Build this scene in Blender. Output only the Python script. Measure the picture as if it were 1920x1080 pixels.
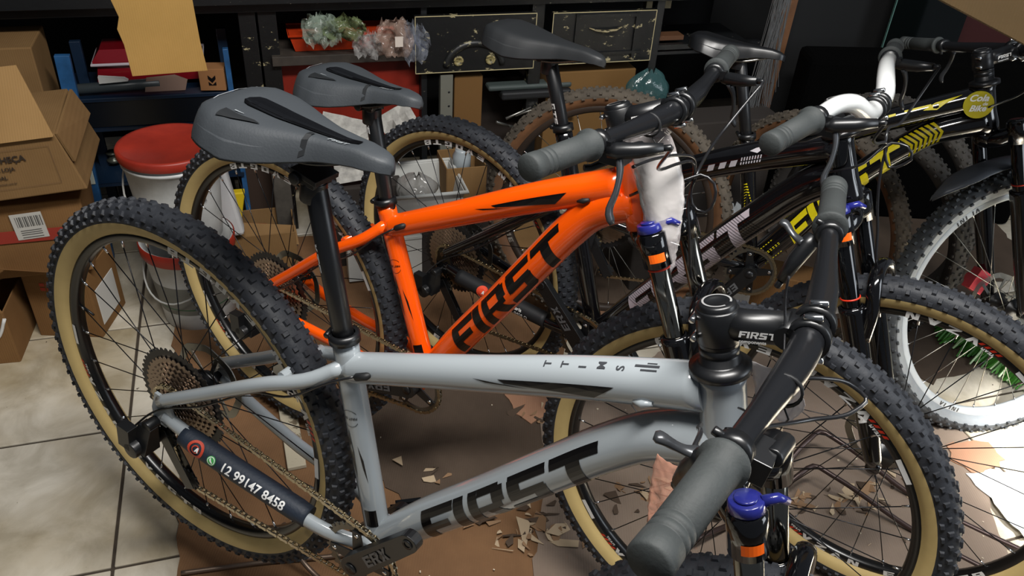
import bpy, bmesh, math, random
import numpy as np
from mathutils import Matrix, Vector, Euler
random.seed(7); rng = np.random.default_rng(7)
for o in list(bpy.data.objects): bpy.data.objects.remove(o)
SC = bpy.context.scene; COL = SC.collection
PI = math.pi

# ------------------------------------------------------------ camera, world, lights, exposure
def Rx(a): c, s = math.cos(a), math.sin(a); return np.array([[1,0,0],[0,c,-s],[0,s,c]])
def Ry(a): c, s = math.cos(a), math.sin(a); return np.array([[c,0,s],[0,1,0],[-s,0,c]])
def Rz(a): c, s = math.cos(a), math.sin(a); return np.array([[c,-s,0],[s,c,0],[0,0,1]])
def M4(Q, t=(0,0,0)):
    m = Matrix.Identity(4)
    for i in range(3):
        for j in range(3): m[i][j] = float(Q[i][j])
        m[i][3] = float(t[i])
    return m
cam = bpy.data.cameras.new('camera'); camo = bpy.data.objects.new('camera', cam); COL.objects.link(camo)
camo.matrix_world = M4(Rx(PI/2-0.607182)@Rz(0.068901), (0,0,1.5369))
cam.sensor_width = 36; cam.lens = 1527.73/1920*36; cam.clip_start = .02
SC.camera = camo
W = bpy.data.worlds.new('world'); SC.world = W; W.use_nodes = True
W.node_tree.nodes['Background'].inputs[0].default_value = (.80,.88,1,1)
W.node_tree.nodes['Background'].inputs[1].default_value = .075
def area(name, loc, target, size, power, color, sy=None, spread=PI):
    l = bpy.data.lights.new(name, 'AREA'); l.energy = power; l.color = color; l.size = size; l.spread = spread
    if sy: l.shape = 'RECTANGLE'; l.size_y = sy
    o = bpy.data.objects.new(name, l); COL.objects.link(o)
    o.location = loc; o.rotation_euler = (Vector(target)-Vector(loc)).to_track_quat('-Z','Y').to_euler(); return o
area('ceiling_lamp', (.35,.55,2.75), (.1,1.35,0), 1.5, 72, (1,.975,.94), .3)
area('doorway_daylight', (3.3,.3,1.9), (1.1,1.35,0), 1.3, 30, (.86,.93,1), 1.9)
area('doorway_sunlight', (2.5,.75,1.9), (1.78,1.33,0), .25, 26, (1,.98,.95), .3, math.radians(26))
SC.view_settings.view_transform = 'Standard'; SC.view_settings.look = 'None'
SC.view_settings.gamma = 1; SC.view_settings.use_curve_mapping = False; SC.view_settings.exposure = 0.35

# ------------------------------------------------------------ helpers
def lin(h):
    h = h.lstrip('#'); c = [int(h[i:i+2],16)/255 for i in (0,2,4)]
    return tuple((x/12.92 if x <= .04045 else ((x+.055)/1.055)**2.4) for x in c)+(1,)
MATS = {}
def mat(name, col, rough=.5, metal=0, spec=.5, coat=0, bump=0, bscale=60, noise=0, nscale=8, col2=None, trans=0, alpha=1, emis=None, estr=0):
    if name in MATS: return MATS[name]
    m = bpy.data.materials.new(name); m.use_nodes = True; nt = m.node_tree; b = nt.nodes['Principled BSDF']
    if isinstance(col, str): col = lin(col)
    b.inputs['Base Color'].default_value = col; b.inputs['Roughness'].default_value = rough
    b.inputs['Metallic'].default_value = metal; b.inputs['Specular IOR Level'].default_value = spec
    b.inputs['Coat Weight'].default_value = coat; b.inputs['Coat Roughness'].default_value = .08
    b.inputs['Transmission Weight'].default_value = trans; b.inputs['Alpha'].default_value = alpha
    if emis: b.inputs['Emission Color'].default_value = lin(emis); b.inputs['Emission Strength'].default_value = estr
    tc = None
    if noise or bump:
        tc = nt.nodes.new('ShaderNodeTexCoord')
    if noise:
        n = nt.nodes.new('ShaderNodeTexNoise'); n.inputs['Scale'].default_value = nscale; n.inputs['Detail'].default_value = 6; n.inputs['Roughness'].default_value = .6
        nt.links.new(tc.outputs['Object'], n.inputs['Vector'])
        r = nt.nodes.new('ShaderNodeValToRGB'); r.color_ramp.elements[0].position = .5-noise*.5; r.color_ramp.elements[1].position = .5+noise*.5+.001
        c2 = lin(col2) if isinstance(col2, str) else (col2 or tuple(x*.6 for x in col[:3])+(1,))
        r.color_ramp.elements[0].color = c2; r.color_ramp.elements[1].color = col
        nt.links.new(n.outputs['Fac'], r.inputs['Fac']); nt.links.new(r.outputs['Color'], b.inputs['Base Color'])
    if bump:
        n2 = nt.nodes.new('ShaderNodeTexNoise'); n2.inputs['Scale'].default_value = bscale; n2.inputs['Detail'].default_value = 4
        nt.links.new(tc.outputs['Object'], n2.inputs['Vector'])
        bp = nt.nodes.new('ShaderNodeBump'); bp.inputs['Strength'].default_value = bump; bp.inputs['Distance'].default_value = .004
        nt.links.new(n2.outputs['Fac'], bp.inputs['Height']); nt.links.new(bp.outputs['Normal'], b.inputs['Normal'])
    MATS[name] = m; return m
def chipped(name, base, chip, amt=.63, scale=22, rough=.45, sc2=None):
    """painted wood: the paint has chips and scratches of the pale wood below"""
    if name in MATS: return MATS[name]
    m = mat(name, base, rough, bump=.25, bscale=30); nt = m.node_tree; b = nt.nodes['Principled BSDF']
    tc = nt.nodes.new('ShaderNodeTexCoord'); mp = nt.nodes.new('ShaderNodeMapping'); mp.inputs['Scale'].default_value = (1,1,1.6)
    n1 = nt.nodes.new('ShaderNodeTexNoise'); n1.inputs['Scale'].default_value = scale; n1.inputs['Detail'].default_value = 8; n1.inputs['Roughness'].default_value = .72
    r = nt.nodes.new('ShaderNodeValToRGB'); r.color_ramp.interpolation = 'LINEAR'
    r.color_ramp.elements[0].position = amt; r.color_ramp.elements[1].position = amt+.03
    r.color_ramp.elements[0].color = lin(base); r.color_ramp.elements[1].color = lin(chip)
    nt.links.new(tc.outputs['Object'], mp.inputs[0]); nt.links.new(mp.outputs[0], n1.inputs['Vector']); nt.links.new(n1.outputs['Fac'], r.inputs['Fac'])
    nt.links.new(r.outputs['Color'], b.inputs['Base Color'])
    return m
def cardboard(name, col, dark=None, rough=.85, scale=3.5, stripe=True):
    if name in MATS: return MATS[name]
    m = mat(name, col, rough, spec=.2, noise=.55, nscale=scale, col2=dark, bump=.15, bscale=40); nt = m.node_tree; b = nt.nodes['Principled BSDF']
    if stripe:
        tc = nt.nodes.new('ShaderNodeTexCoord'); w = nt.nodes.new('ShaderNodeTexWave'); w.inputs['Scale'].default_value = 55; w.inputs['Distortion'].default_value = .4
        nt.links.new(tc.outputs['Object'], w.inputs['Vector'])
        bp = nt.nodes.new('ShaderNodeBump'); bp.inputs['Strength'].default_value = .12; bp.inputs['Distance'].default_value = .002
        nt.links.new(w.outputs['Fac'], bp.inputs['Height']); nt.links.new(bp.outputs['Normal'], b.inputs['Normal'])
    return m
def plastic_film(name, tint='#e8e4e2', cover=.35, rough=.18):
    if name in MATS: return MATS[name]
    m = bpy.data.materials.new(name); m.use_nodes = True; nt = m.node_tree
    b = nt.nodes['Principled BSDF']; b.inputs['Base Color'].default_value = lin(tint); b.inputs['Roughness'].default_value = rough; b.inputs['Specular IOR Level'].default_value = .9
    t = nt.nodes.new('ShaderNodeBsdfTransparent'); mx = nt.nodes.new('ShaderNodeMixShader'); out = nt.nodes['Material Output']
    fr = nt.nodes.new('ShaderNodeLayerWeight'); fr.inputs['Blend'].default_value = .35
    add = nt.nodes.new('ShaderNodeMath'); add.operation = 'MULTIPLY_ADD'; add.inputs[1].default_value = .6; add.inputs[2].default_value = cover; add.use_clamp = True
    nt.links.new(fr.outputs['Facing'], add.inputs[0]); nt.links.new(add.outputs[0], mx.inputs['Fac'])
    nt.links.new(t.outputs[0], mx.inputs[1]); nt.links.new(b.outputs[0], mx.inputs[2]); nt.links.new(mx.outputs[0], out.inputs['Surface'])
    tc = nt.nodes.new('ShaderNodeTexCoord'); n2 = nt.nodes.new('ShaderNodeTexNoise'); n2.inputs['Scale'].default_value = 35
    bp = nt.nodes.new('ShaderNodeBump'); bp.inputs['Strength'].default_value = .6; bp.inputs['Distance'].default_value = .01
    nt.links.new(tc.outputs['Object'], n2.inputs['Vector']); nt.links.new(n2.outputs['Fac'], bp.inputs['Height']); nt.links.new(bp.outputs['Normal'], b.inputs['Normal'])
    MATS[name] = m; return m

class MB:
    def __init__(s): s.v = []; s.f = []; s.m = []; s.s = []; s.n = 0
    def add(s, V, F, m=0, smooth=True):
        s.v.append(np.asarray(V, float).reshape(-1,3))
        for f in F: s.f.append([i+s.n for i in f]); s.m.append(m); s.s.append(smooth)
        s.n += len(s.v[-1]); return s
    def box(s, c, size, R=None, m=0, taper=1.):
        x, y, z = [a/2 for a in size]
        V = np.array([[-x,-y,-z],[x,-y,-z],[x,y,-z],[-x,y,-z],[-x*taper,-y*taper,z],[x*taper,-y*taper,z],[x*taper,y*taper,z],[-x*taper,y*taper,z]])
        if R is not None: V = V@np.asarray(R).T
        return s.add(V+np.array(c), [(0,3,2,1),(4,5,6,7),(0,1,5,4),(1,2,6,5),(2,3,7,6),(3,0,4,7)], m, False)
    def hexa(s, P, m=0): return s.add(P, [(0,3,2,1),(4,5,6,7),(0,1,5,4),(1,2,6,5),(2,3,7,6),(3,0,4,7)], m, False)
    def tube(s, P, r, n=12, cap=True, m=0, flat=None, closed=False, smooth=True):
        P = np.asarray(P, float); k = len(P); r = np.broadcast_to(np.asarray(r, float), (k,))
        if closed: T = np.roll(P,-1,0)-np.roll(P,1,0)
        else: T = np.gradient(P, axis=0)
        T = T/np.maximum(np.linalg.norm(T, axis=1, keepdims=True), 1e-9)
        up = np.array([0,1.,0]) if abs(T[0][1]) < .9 else np.array([1.,0,0])
        N = np.cross(T[0], up); N /= np.linalg.norm(N); V = []
        for i in range(k):
            N = N-T[i]*(N@T[i]); N /= np.linalg.norm(N); B = np.cross(T[i], N)
            a = np.linspace(0, 2*PI, n, endpoint=False)
            fx, fy = (1,1) if flat is None else flat
            V.append(P[i]+r[i]*(np.cos(a)[:,None]*N*fx+np.sin(a)[:,None]*B*fy))
        V = np.concatenate(V); F = []
        for i in range(k if closed else k-1):
            for j in range(n):
                a, b = i*n+j, i*n+(j+1)%n; c, d = ((i+1)%k)*n+(j+1)%n, ((i+1)%k)*n+j; F.append((a,b,c,d))
        s.add(V, F, m, smooth)
        if cap and not closed:
            s.f.append([s.n-len(V)+j for j in range(n)][::-1]); s.m.append(m); s.s.append(False)
            s.f.append([s.n-n+j for j in range(n)]); s.m.append(m); s.s.append(False)
        return s
    def lathe(s, prof, o=(0,0,0), ax=(0,0,1), n=24, mats=None, m=0, closed=False, smooth=True):
        """prof: list of (axial, radius)"""
        ax = np.array(ax, float); ax /= np.linalg.norm(ax); t = np.array([1.,0,0]) if abs(ax[0]) < .9 else np.array([0,1.,0])
        u = np.cross(ax, t); u /= np.linalg.norm(u); w = np.cross(ax, u); a = np.linspace(0, 2*PI, n, endpoint=False)
        V = np.concatenate([np.array(o)+ax*z+r*(np.cos(a)[:,None]*u+np.sin(a)[:,None]*w) for z, r in prof]); k = len(prof); base = s.n
        s.add(V, [], m)
        for i in range(k if closed else k-1):
            mi = mats[i] if mats else m; ii = (i+1)%k
            for j in range(n):
                s.f.append([base+i*n+j, base+i*n+(j+1)%n, base+ii*n+(j+1)%n, base+ii*n+j]); s.m.append(mi); s.s.append(smooth)
        return s
    def cyl(s, a, b, r, n=14, m=0, r2=None):
        a = np.array(a, float); b = np.array(b, float); L = np.linalg.norm(b-a); r2 = r if r2 is None else r2
        c = min(.0012, r*.2)
        return s.lathe([(0,0.00001),(0,r-c),(c,r),(L-c,r2),(L,r2-c),(L,0.00001)], a, b-a, n, m=m)
    def prism(s, poly, o, X, Y, th, m=0):
        """extrude a 2D polygon; X, Y axes, thickness along X x Y"""
        X = np.array(X, float); Y = np.array(Y, float); Z = np.cross(X, Y); Z /= np.linalg.norm(Z); o = np.array(o, float); n = len(poly)
        A = np.array([o+X*p[0]+Y*p[1] for p in poly]); V = np.concatenate([A, A+Z*th])
        F = [tuple(range(n))[::-1], tuple(range(n, 2*n))]+[(i,(i+1)%n,n+(i+1)%n,n+i) for i in range(n)]
        return s.add(V, F, m, False)
    def mesh(s, name, mats):
        me = bpy.data.meshes.new(name); V = np.concatenate(s.v) if s.v else np.zeros((0,3))
        me.from_pydata(V.tolist(), [], s.f)
        for x in mats: me.materials.append(x)
        me.polygons.foreach_set('material_index', s.m); me.polygons.foreach_set('use_smooth', s.s)
        bm = bmesh.new(); bm.from_mesh(me); bmesh.ops.recalc_face_normals(bm, faces=bm.faces); bm.to_mesh(me); bm.free()
        me.update(); return me
    def build(s, name, mats, parent=None, ml=None, bevel=0):
        if not isinstance(mats, (list, tuple)): mats = [mats]
        return obj(name, s.mesh(name, mats), parent, ml, bevel)
def obj(name, me, parent=None, ml=None, bevel=0):
    o = bpy.data.objects.new(name, me); COL.objects.link(o)
    if parent: o.parent = parent
    if ml is not None: o.matrix_local = ml
    if bevel:
        b = o.modifiers.new('bevel', 'BEVEL'); b.width = bevel; b.segments = 2; b.limit_method = 'ANGLE'; b.angle_limit = .6
    return o
def tag(o, label=None, cat=None, group=None, kind=None):
    if label: o['label'] = label
    if cat: o['category'] = cat
    if group: o['group'] = group
    if kind: o['kind'] = kind
    return o
def empty(name, m4, label, cat, group=None):
    o = bpy.data.objects.new(name, None); COL.objects.link(o); o.matrix_world = m4; o.empty_display_size = .05
    return tag(o, label, cat, group)

# lettering: block italics as rectangles (x0,y0,x1,y1), unit height
GL = {'F':(.9,[(0,0,.3,1),(.3,.76,.98,1),(.3,.38,.8,.6)]), 'I':(.34,[(0,0,.3,1)]),
 'R':(1.0,[(0,0,.26,1),(.26,.82,.86,1),(.66,.56,.98,.93),(.26,.4,.88,.56)]),
 'S':(.98,[(.02,.78,.98,1),(0,.42,.32,.9),(.06,.4,.9,.61),(.6,.06,.93,.55),(-.06,0,.88,.23)]),
 'T':(.95,[(0,.76,1.1,1),(.38,0,.7,.76)]),
 'E':(.85,[(0,0,.28,1),(.28,.78,.85,1),(.28,.4,.78,.6),(.28,0,.85,.22)]),'V':(.9,None),'O':(.95,[(0,0,.28,1),(.62,0,.9,1),(.28,.78,.62,1),(.28,0,.62,.22)]),
 'G':(.95,[(0,0,.28,1),(.28,.78,.9,1),(.28,0,.62,.22),(.62,0,.9,.55),(.48,.38,.62,.55)]),'B':(.92,[(0,0,.28,1),(.28,.8,.85,1),(.28,0,.85,.2),(.28,.4,.85,.6),(.6,.2,.88,.8)]),
 'Z':(.9,[(0,.78,.88,1),(0,0,.88,.22)]),'A':(.95,None),'N':(.95,[(0,0,.26,1),(.62,0,.88,1)]),' ':(.5,[]),'X':(.9,None)}
def quad_grid(q, nx, ny):
    q = np.array(q, float); V = []; F = []
    for j in range(ny+1):
        for i in range(nx+1):
            u, v = i/nx, j/ny; V.append((1-u)*(1-v)*q[0]+u*(1-v)*q[1]+u*v*q[2]+(1-u)*v*q[3])
    for j in range(ny):
        for i in range(nx): a = j*(nx+1)+i; F.append((a,a+1,a+nx+2,a+nx+1))
    return V, F
def block_text(txt, h=1., shear=.28, wide=1., gap=.12, seg=.12):
    """returns verts2d, faces of blocky italic lettering of height h"""
    V = []; F = []; x = 0
    def addq(q):
        nonlocal V, F
        q = [(a*wide+shear*b, b) for a, b in q]
        L = max(abs(q[1][0]-q[0][0]), abs(q[2][0]-q[3][0]), .01); H = max(abs(q[3][1]-q[0][1]), .01)
        v, f = quad_grid(q, max(1,int(L/seg)), max(1,int(H/seg))); n = len(V); V += [tuple(p) for p in v]; F += [tuple(i+n for i in a) for a in f]
    for ch in txt:
        w, rs = GL.get(ch, GL[' '])
        if rs:
            for a,b,c,d in rs: addq([(x+a,b),(x+c,b),(x+c,d),(x+a,d)])
        if ch == 'V': addq([(x+.3,0),(x+.6,0),(x+.3,1),(x,1)]); addq([(x+.3,0),(x+.6,0),(x+.9,1),(x+.6,1)])
        if ch == 'A': addq([(x,0),(x+.3,0),(x+.6,1),(x+.3,1)]); addq([(x+.6,0),(x+.9,0),(x+.6,1),(x+.3,1)]); addq([(x+.25,.22),(x+.65,.22),(x+.6,.4),(x+.3,.4)])
        if ch == 'R': addq([(x+.66,0),(x+.99,0),(x+.74,.4),(x+.44,.4)])
        if ch == 'Z': addq([(x,.22),(x+.34,.22),(x+.88,.78),(x+.54,.78)])
        if ch == 'N': addq([(x+.5,0),(x+.75,0),(x+.38,1),(x+.12,1)])
        if ch == 'X': addq([(x,0),(x+.3,0),(x+.9,1),(x+.6,1)]); addq([(x+.6,0),(x+.9,0),(x+.3,1),(x,1)])
        x += w+gap
    return np.array(V)*h, F
def font_text(txt, h=1., bold=.0, maxlen=None, shear=0, wide=1.):
    cu = bpy.data.curves.new('t', 'FONT'); cu.body = txt; cu.size = 1.; cu.offset = bold; cu.shear = shear; cu.resolution_u = 3; cu.space_line = .9
    o = bpy.data.objects.new('t', cu); COL.objects.link(o); bpy.context.view_layer.update()
    me = bpy.data.meshes.new_from_object(o.evaluated_get(bpy.context.evaluated_depsgraph_get()))
    bpy.data.objects.remove(o); bm = bmesh.new(); bm.from_mesh(me); bmesh.ops.triangulate(bm, faces=bm.faces)
    if maxlen:
        for _ in range(3):
            es = [e for e in bm.edges if e.calc_length()*h > maxlen]
            if not es: break
            bmesh.ops.subdivide_edges(bm, edges=es, cuts=1); bmesh.ops.triangulate(bm, faces=bm.faces)
    bm.verts.index_update()
    V = np.array([v.co[:2] for v in bm.verts]).reshape(-1,2)*h/.72; F = [tuple(v.index for v in f.verts) for f in bm.faces]; bm.free(); bpy.data.meshes.remove(me); bpy.data.curves.remove(cu)
    V[:,0] *= wide
    return V, F
def poly_text(poly, seg=None):
    bm = bmesh.new(); bm.faces.new([bm.verts.new((p[0],p[1],0)) for p in poly]); bmesh.ops.triangulate(bm, faces=bm.faces)
    if seg:
        for _ in range(4):
            es = [e for e in bm.edges if e.calc_length() > seg]
            if not es: break
            bmesh.ops.subdivide_edges(bm, edges=es, cuts=1); bmesh.ops.triangulate(bm, faces=bm.faces)
    bm.verts.index_update(); V = np.array([v.co[:2] for v in bm.verts]); F = [tuple(v.index for v in f.verts) for f in bm.faces]; bm.free(); return V, F
def flat_map(o, X, Y, off=.0006):
    o = np.array(o, float); X = np.array(X, float); X /= np.linalg.norm(X); Y = np.array(Y, float); Y /= np.linalg.norm(Y); Z = np.cross(X, Y)
    return lambda V: o+V[:,:1]*X+V[:,1:2]*Y+Z*off
class Path:
    """a tube centreline in the bike plane, for building it and wrapping decals on it"""
    def __init__(s, P, r, n=40, flat=1.):
        P = np.array(P, float); d = np.r_[0, np.cumsum(np.linalg.norm(np.diff(P, axis=0), axis=1))]; s.L = d[-1]
        t = np.linspace(0, s.L, n); 
        s.t = t; s.P = np.stack([cr(d, P[:,i], t) for i in range(3)], 1); s.r = cr(d, np.broadcast_to(np.array(r, float), (len(P),)), t); s.flat = flat
    def at(s, u):
        return np.stack([np.interp(u, s.t, s.P[:,i]) for i in range(3)], 1), np.interp(u, s.t, s.r)
    def wrap(s, u0, v0, off=.0006, side=-1):
        """V[:,0] along the tube from u0, V[:,1] up around it from v0 (0 faces the drive side)"""
        def f(V):
            u = u0+V[:,0]; C, r = s.at(u); C2, _ = s.at(u+.002); T = C2-C; T /= np.linalg.norm(T, axis=1, keepdims=True)
            Y = np.array([0,side,0.]); N = np.cross(T, -Y*side*-1); N = np.stack([-T[:,2], T[:,1]*0, T[:,0]], 1); N /= np.linalg.norm(N, axis=1, keepdims=True)
            a = (v0+V[:,1])/r; rr = (r+off)[:,None]
            return C+rr*(np.cos(a)[:,None]*Y*s.flat+np.sin(a)[:,None]*N)
        return f
def cr(d, y, t):
    """monotone-ish Catmull-Rom interpolation"""
    m = np.gradient(y, d); i = np.clip(np.searchsorted(d, t, side='right')-1, 0, len(d)-2); h = d[i+1]-d[i]; x = (t-d[i])/h
    return (2*x**3-3*x**2+1)*y[i]+(x**3-2*x**2+x)*h*m[i]+(-2*x**3+3*x**2)*y[i+1]+(x**3-x**2)*h*m[i+1]
def decal(items, name, m, parent, ml=None, label=None):
    """items: list of ((V2,F), mapping)"""
    b = MB()
    for (V, F), f in items: b.add(f(V), F, 0, True)
    me = bpy.data.meshes.new(name); me.from_pydata(np.concatenate(b.v).tolist(), [], b.f); me.materials.append(m)
    o = obj(name, me, parent, ml)
    if label: o['label'] = label
    return o
def smooth_path(P, n=24):
    P = np.array(P, float); d = np.r_[0, np.cumsum(np.linalg.norm(np.diff(P, axis=0), axis=1))]; t = np.linspace(0, d[-1], n)
    return np.stack([cr(d, P[:,i], t) for i in range(3)], 1)

# ------------------------------------------------------------ materials
rubber = mat('tyre_rubber', '#2b2e34', .62, bump=.3, bscale=90, noise=.5, nscale=20, col2='#1f2126')
tan = mat('tan_sidewall', '#cbb278', .6, noise=.6, nscale=25, col2='#bda56c')
rim_black = mat('rim_black', '#0c0c0d', .28, spec=.6)
gloss_black = mat('gloss_black', '#08080a', .12, coat=.6)
satin_black = mat('satin_black', '#111214', .34, spec=.6)
matt_black = mat('matt_black', '#141517', .6)
bar_black = mat('anodised_black', '#232427', .25, metal=.5)
grip_m = mat('grip_foam', '#2f3333', .7, bump=.12, bscale=220)
saddle_m = mat('saddle_cover', '#34383c', .58, bump=.08, bscale=300)
saddle_k = mat('saddle_black', '#232527', .5)
chrome = mat('chrome', '#d8d8d8', .18, metal=1)
steel = mat('steel', '#9b9a94', .32, metal=1)
stan = mat('stanchion_chrome', '#8d8a82', .12, metal=1)
stan_b = mat('stanchion_black', '#0b0c0e', .08, metal=.6, coat=1)
sprocket_m = mat('sprocket_steel', '#9a8878', .3, metal=.9)
sprocket_b = mat('sprocket_black', '#141416', .4)
chain_m = mat('chain_steel', '#b3a890', .25, metal=1)
white_ink = mat('white_ink', '#e4e4e2', .4)
black_ink = mat('black_ink', '#0b0a0c', .3)
red_ink = mat('red_ink', '#d8331a', .4)
blue_knob = mat('blue_knob', '#252a7c', .22, coat=.5)
orange_lbl = mat('orange_label', '#ff6a10', .4)
hose_m = mat('hose_rubber', '#1b1b1d', .28, coat=.3)
paint_grey = mat('paint_grey', '#9ea5a9', .2, coat=.7, spec=.5)
paint_orange = mat('paint_orange', '#ff5b05', .22, coat=.7, emis=None)
paint_black = mat('paint_black', '#0a090b', .14, coat=.9)
white_gloss = mat('white_bar_paint', '#dfe1e0', .15, coat=.8)
yellow_ink = mat('yellow_ink', '#e6d410', .4)
silver_ink = mat('silver_ink', '#b0a6ae', .4)

# ------------------------------------------------------------ wheels
def tyre_mesh(name, side_mat, tread_mat, R=.368, knob=.0036, nk=84, hw=.027, Rt=.3375, rb=.3135):
    b = MB()
    prof = [(-.0115,rb-.001),(-.0185,rb+.006),(-.0235,rb+.0125),(-.0262,Rt),(-hw,Rt+.006),(-.0255,R-.0145),(-.0205,R-.006),(-.0115,R-.0012),(0,R)]
    prof = prof+[(-a, r) for a, r in prof[-2::-1]]
    k = len(prof)-1; mm = [0 if (i < 3 or i >= k-3) else 1 for i in range(k)]
    b.lathe(prof, (0,0,0), (0,1,0), 120, mats=mm)
    # knobs
    rows = [(-.0068,R-.0006,.0052,.0088,0,0),(.0068,R-.0006,.0052,.0088,.5,0),(-.0165,R-.0042,.0048,.0078,.5,-.42),(.0165,R-.0042,.0048,.0078,0,.42),(-.0245,R-.0125,.0042,.0072,.0,-.95),(.0245,R-.0125,.0042,.0072,.5,.95),(-.0272,R-.0235,.003,.0085,.5,-1.35),(.0272,R-.0235,.003,.0085,0,1.35)]
    for y, r, a, c, ph, tilt in rows:
        for i in range(nk):
            th = 2*PI*(i+ph)/nk; aa = a*(1.1 if i % 2 else .85); t = tilt
            e_r = np.array([math.cos(th),0,math.sin(th)]); e_t = np.array([-math.sin(th),0,math.cos(th)]); e_y = np.array([0,1.,0])
            up = e_r*math.cos(t)+e_y*math.sin(t); sd = e_y*math.cos(t)-e_r*math.sin(t)
            o = e_r*r+e_y*y; V = []
            for hgt, sc in ((-.001,1.1),(knob,.82)):
                for sx, sy in ((-1,-1),(1,-1),(1,1),(-1,1)): V.append(o+up*hgt+sd*aa*sx*sc+e_t*c*.5*sy*sc)
            b.add(V, [(4,5,6,7),(0,1,5,4),(1,2,6,5),(2,3,7,6),(3,0,4,7)], 1, False)
    return b.mesh(name, [side_mat, tread_mat])
def spoke_meshes(side, rin=.2985):
    out = []
    for s in (-1,1):
        for d in (-1,1):
            b = MB(); a = d*1.15; h = np.array([.026*math.cos(a), s*.029, .026*math.sin(a)]); e = np.array([rin+.004, 0, 0])
            b.tube([h, h+(e-h)*.5, e], .00105, 5, True, 0, smooth=True)
            t = (e-h)/np.linalg.norm(e-h); b.tube([e-t*.017, e], .0021, 6, True, 1)
            out.append(b.mesh('spoke', [side, chrome]))
    return out
def gear(b, r, teeth, y0, y1, m, tooth=.0045, hole=.012, sub=4):
    n = teeth*sub; a = np.linspace(0, 2*PI, n, endpoint=False); k = np.arange(n) % sub
    rr = np.where((k == 1)|(k == 2), r+tooth*.5, r-tooth*.5)
    X = np.stack([rr*np.cos(a), rr*0, rr*np.sin(a)], 1); H = np.stack([hole*np.cos(a), rr*0, hole*np.sin(a)], 1)
    V = np.concatenate([X+[0,y0,0], X+[0,y1,0], H+[0,y0,0], H+[0,y1,0]]); F = []
    for i in range(n):
        j = (i+1) % n; F += [(i,j,n+j,n+i),(i,j,2*n+j,2*n+i),(n+i,n+j,3*n+j,3*n+i),(2*n+i,2*n+j,3*n+j,3*n+i)]
    b.add(V, F, m, False)
def cassette_mesh():
    b = MB(); T = [50,42,36,32,28,24,21,18,16,14,12,11]
    for i, t in enumerate(T):
        r = t*.0127/(2*PI); y = -.021-i*.0031; gear(b, r, t, y, y-.0014, 0 if i == 0 else 1, hole=max(.014, r*.5 if i < 7 else r*.4))
        if 0 < i < 8:   # glinting rivets and ramps
            for k in range(10):
                a = k*2*PI/10+i; rr = r*.8; b.box((rr*math.cos(a), y-.0018, rr*math.sin(a)), (.003,.001,.003), m=2)
    for k in range(6):
        a = k*PI/3; b.prism([(-.007,.015),(.007,.015),(.004,.085),(-.004,.085)], (0,-.0195,0), (math.cos(a),0,math.sin(a)), (-math.sin(a),0,math.cos(a)), .0015, 0)
    b.lathe([(-.019,.001),(-.019,.016),(-.056,.014),(-.058,.010),(-.058,.001)], (0,0,0), (0,1,0), 16, m=0)
    return b.mesh('cassette', [sprocket_b, sprocket_m, chrome])
def rotor_mesh():
    b = MB(); n = 48; a = np.linspace(0, 2*PI, n, endpoint=False)
    ro = .08+.0015*np.sin(a*8); ri = .0655+.0015*np.sin(a*8)
    V = np.concatenate([np.stack([r*np.cos(a), np.full(n, y), r*np.sin(a)], 1) for r in (ro, ri) for y in (.040,.042)]); F = []
    for i in range(n):
        j = (i+1) % n; F += [(i,j,n+j,n+i),(2*n+i,2*n+j,3*n+j,3*n+i),(i,j,2*n+j,2*n+i),(n+i,n+j,3*n+j,3*n+i)]
    b.add(V, F, 0, False)
    for k in range(6):
        t = k*PI/3; b.prism([(-.004,.012),(.004,.012),(.016,.067),(.008,.068)], (0,.041,0), (math.cos(t),0,math.sin(t)), (-math.sin(t),0,math.cos(t)), .0015, 0)
    b.lathe([(.038,.001),(.038,.022),(.044,.022),(.044,.001)], (0,0,0), (0,1,0), 20, m=1)
    return b.mesh('brake_rotor', [steel, satin_black])
def hub_mesh():
    b = MB(); b.lathe([(-.068,.001),(-.068,.008),(-.034,.009),(-.033,.030),(-.028,.030),(-.026,.017),(0,.0145),(.026,.017),(.028,.030),(.033,.030),(.034,.012),(.068,.008),(.068,.001)], (0,0,0), (0,1,0), 20)
    return b.mesh('hub', [satin_black])
def rim_mesh(name, m, ro=.3145, ri=.2985):
    b = MB(); b.lathe([(-.012,ro),(-.0132,ro-.002),(-.0128,ri+.007),(-.009,ri+.001),(0,ri-.0005),(.009,ri+.001),(.0128,ri+.007),(.0132,ro-.002),(.012,ro),(0,ro-.006)], (0,0,0), (0,1,0), 120, closed=True)
    return b.mesh(name, [m])
T_TAN = tyre_mesh('tire', tan, rubber)
dirt_tread = mat('dusty_rubber', '#5a5145', .85, noise=.6, nscale=14, col2='#35302a')
dirt_side = mat('dirty_brown_sidewall', '#7a5232', .7, noise=.6, nscale=12, col2='#4b3422')
grey_side = mat('dusty_grey_sidewall', '#9da3a6', .55, noise=.6, nscale=10, col2='#70757a')
dark_tread = mat('grey_dusty_tread', '#55585a', .8, noise=.6, nscale=14, col2='#34373a')
T_BRN = tyre_mesh('tire', dirt_side, dirt_tread, R=.361, nk=64, knob=.005)
T_GRY = tyre_mesh('tire', grey_side, dark_tread, R=.361, nk=62, knob=.0055)
RIM_B = rim_mesh('wheel', rim_black)
RIM_W = rim_mesh('wheel', mat('white_rim', '#c3c9cc', .35), .3145, .295)
RIM_D = rim_mesh('wheel', mat('brown_dusty_rim', '#2b211a', .5), .3145, .295)
SPK = spoke_meshes(bar_black); SPS = spoke_meshes(steel)
CASS = cassette_mesh(); ROT = rotor_mesh(); HUB = hub_mesh()
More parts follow.
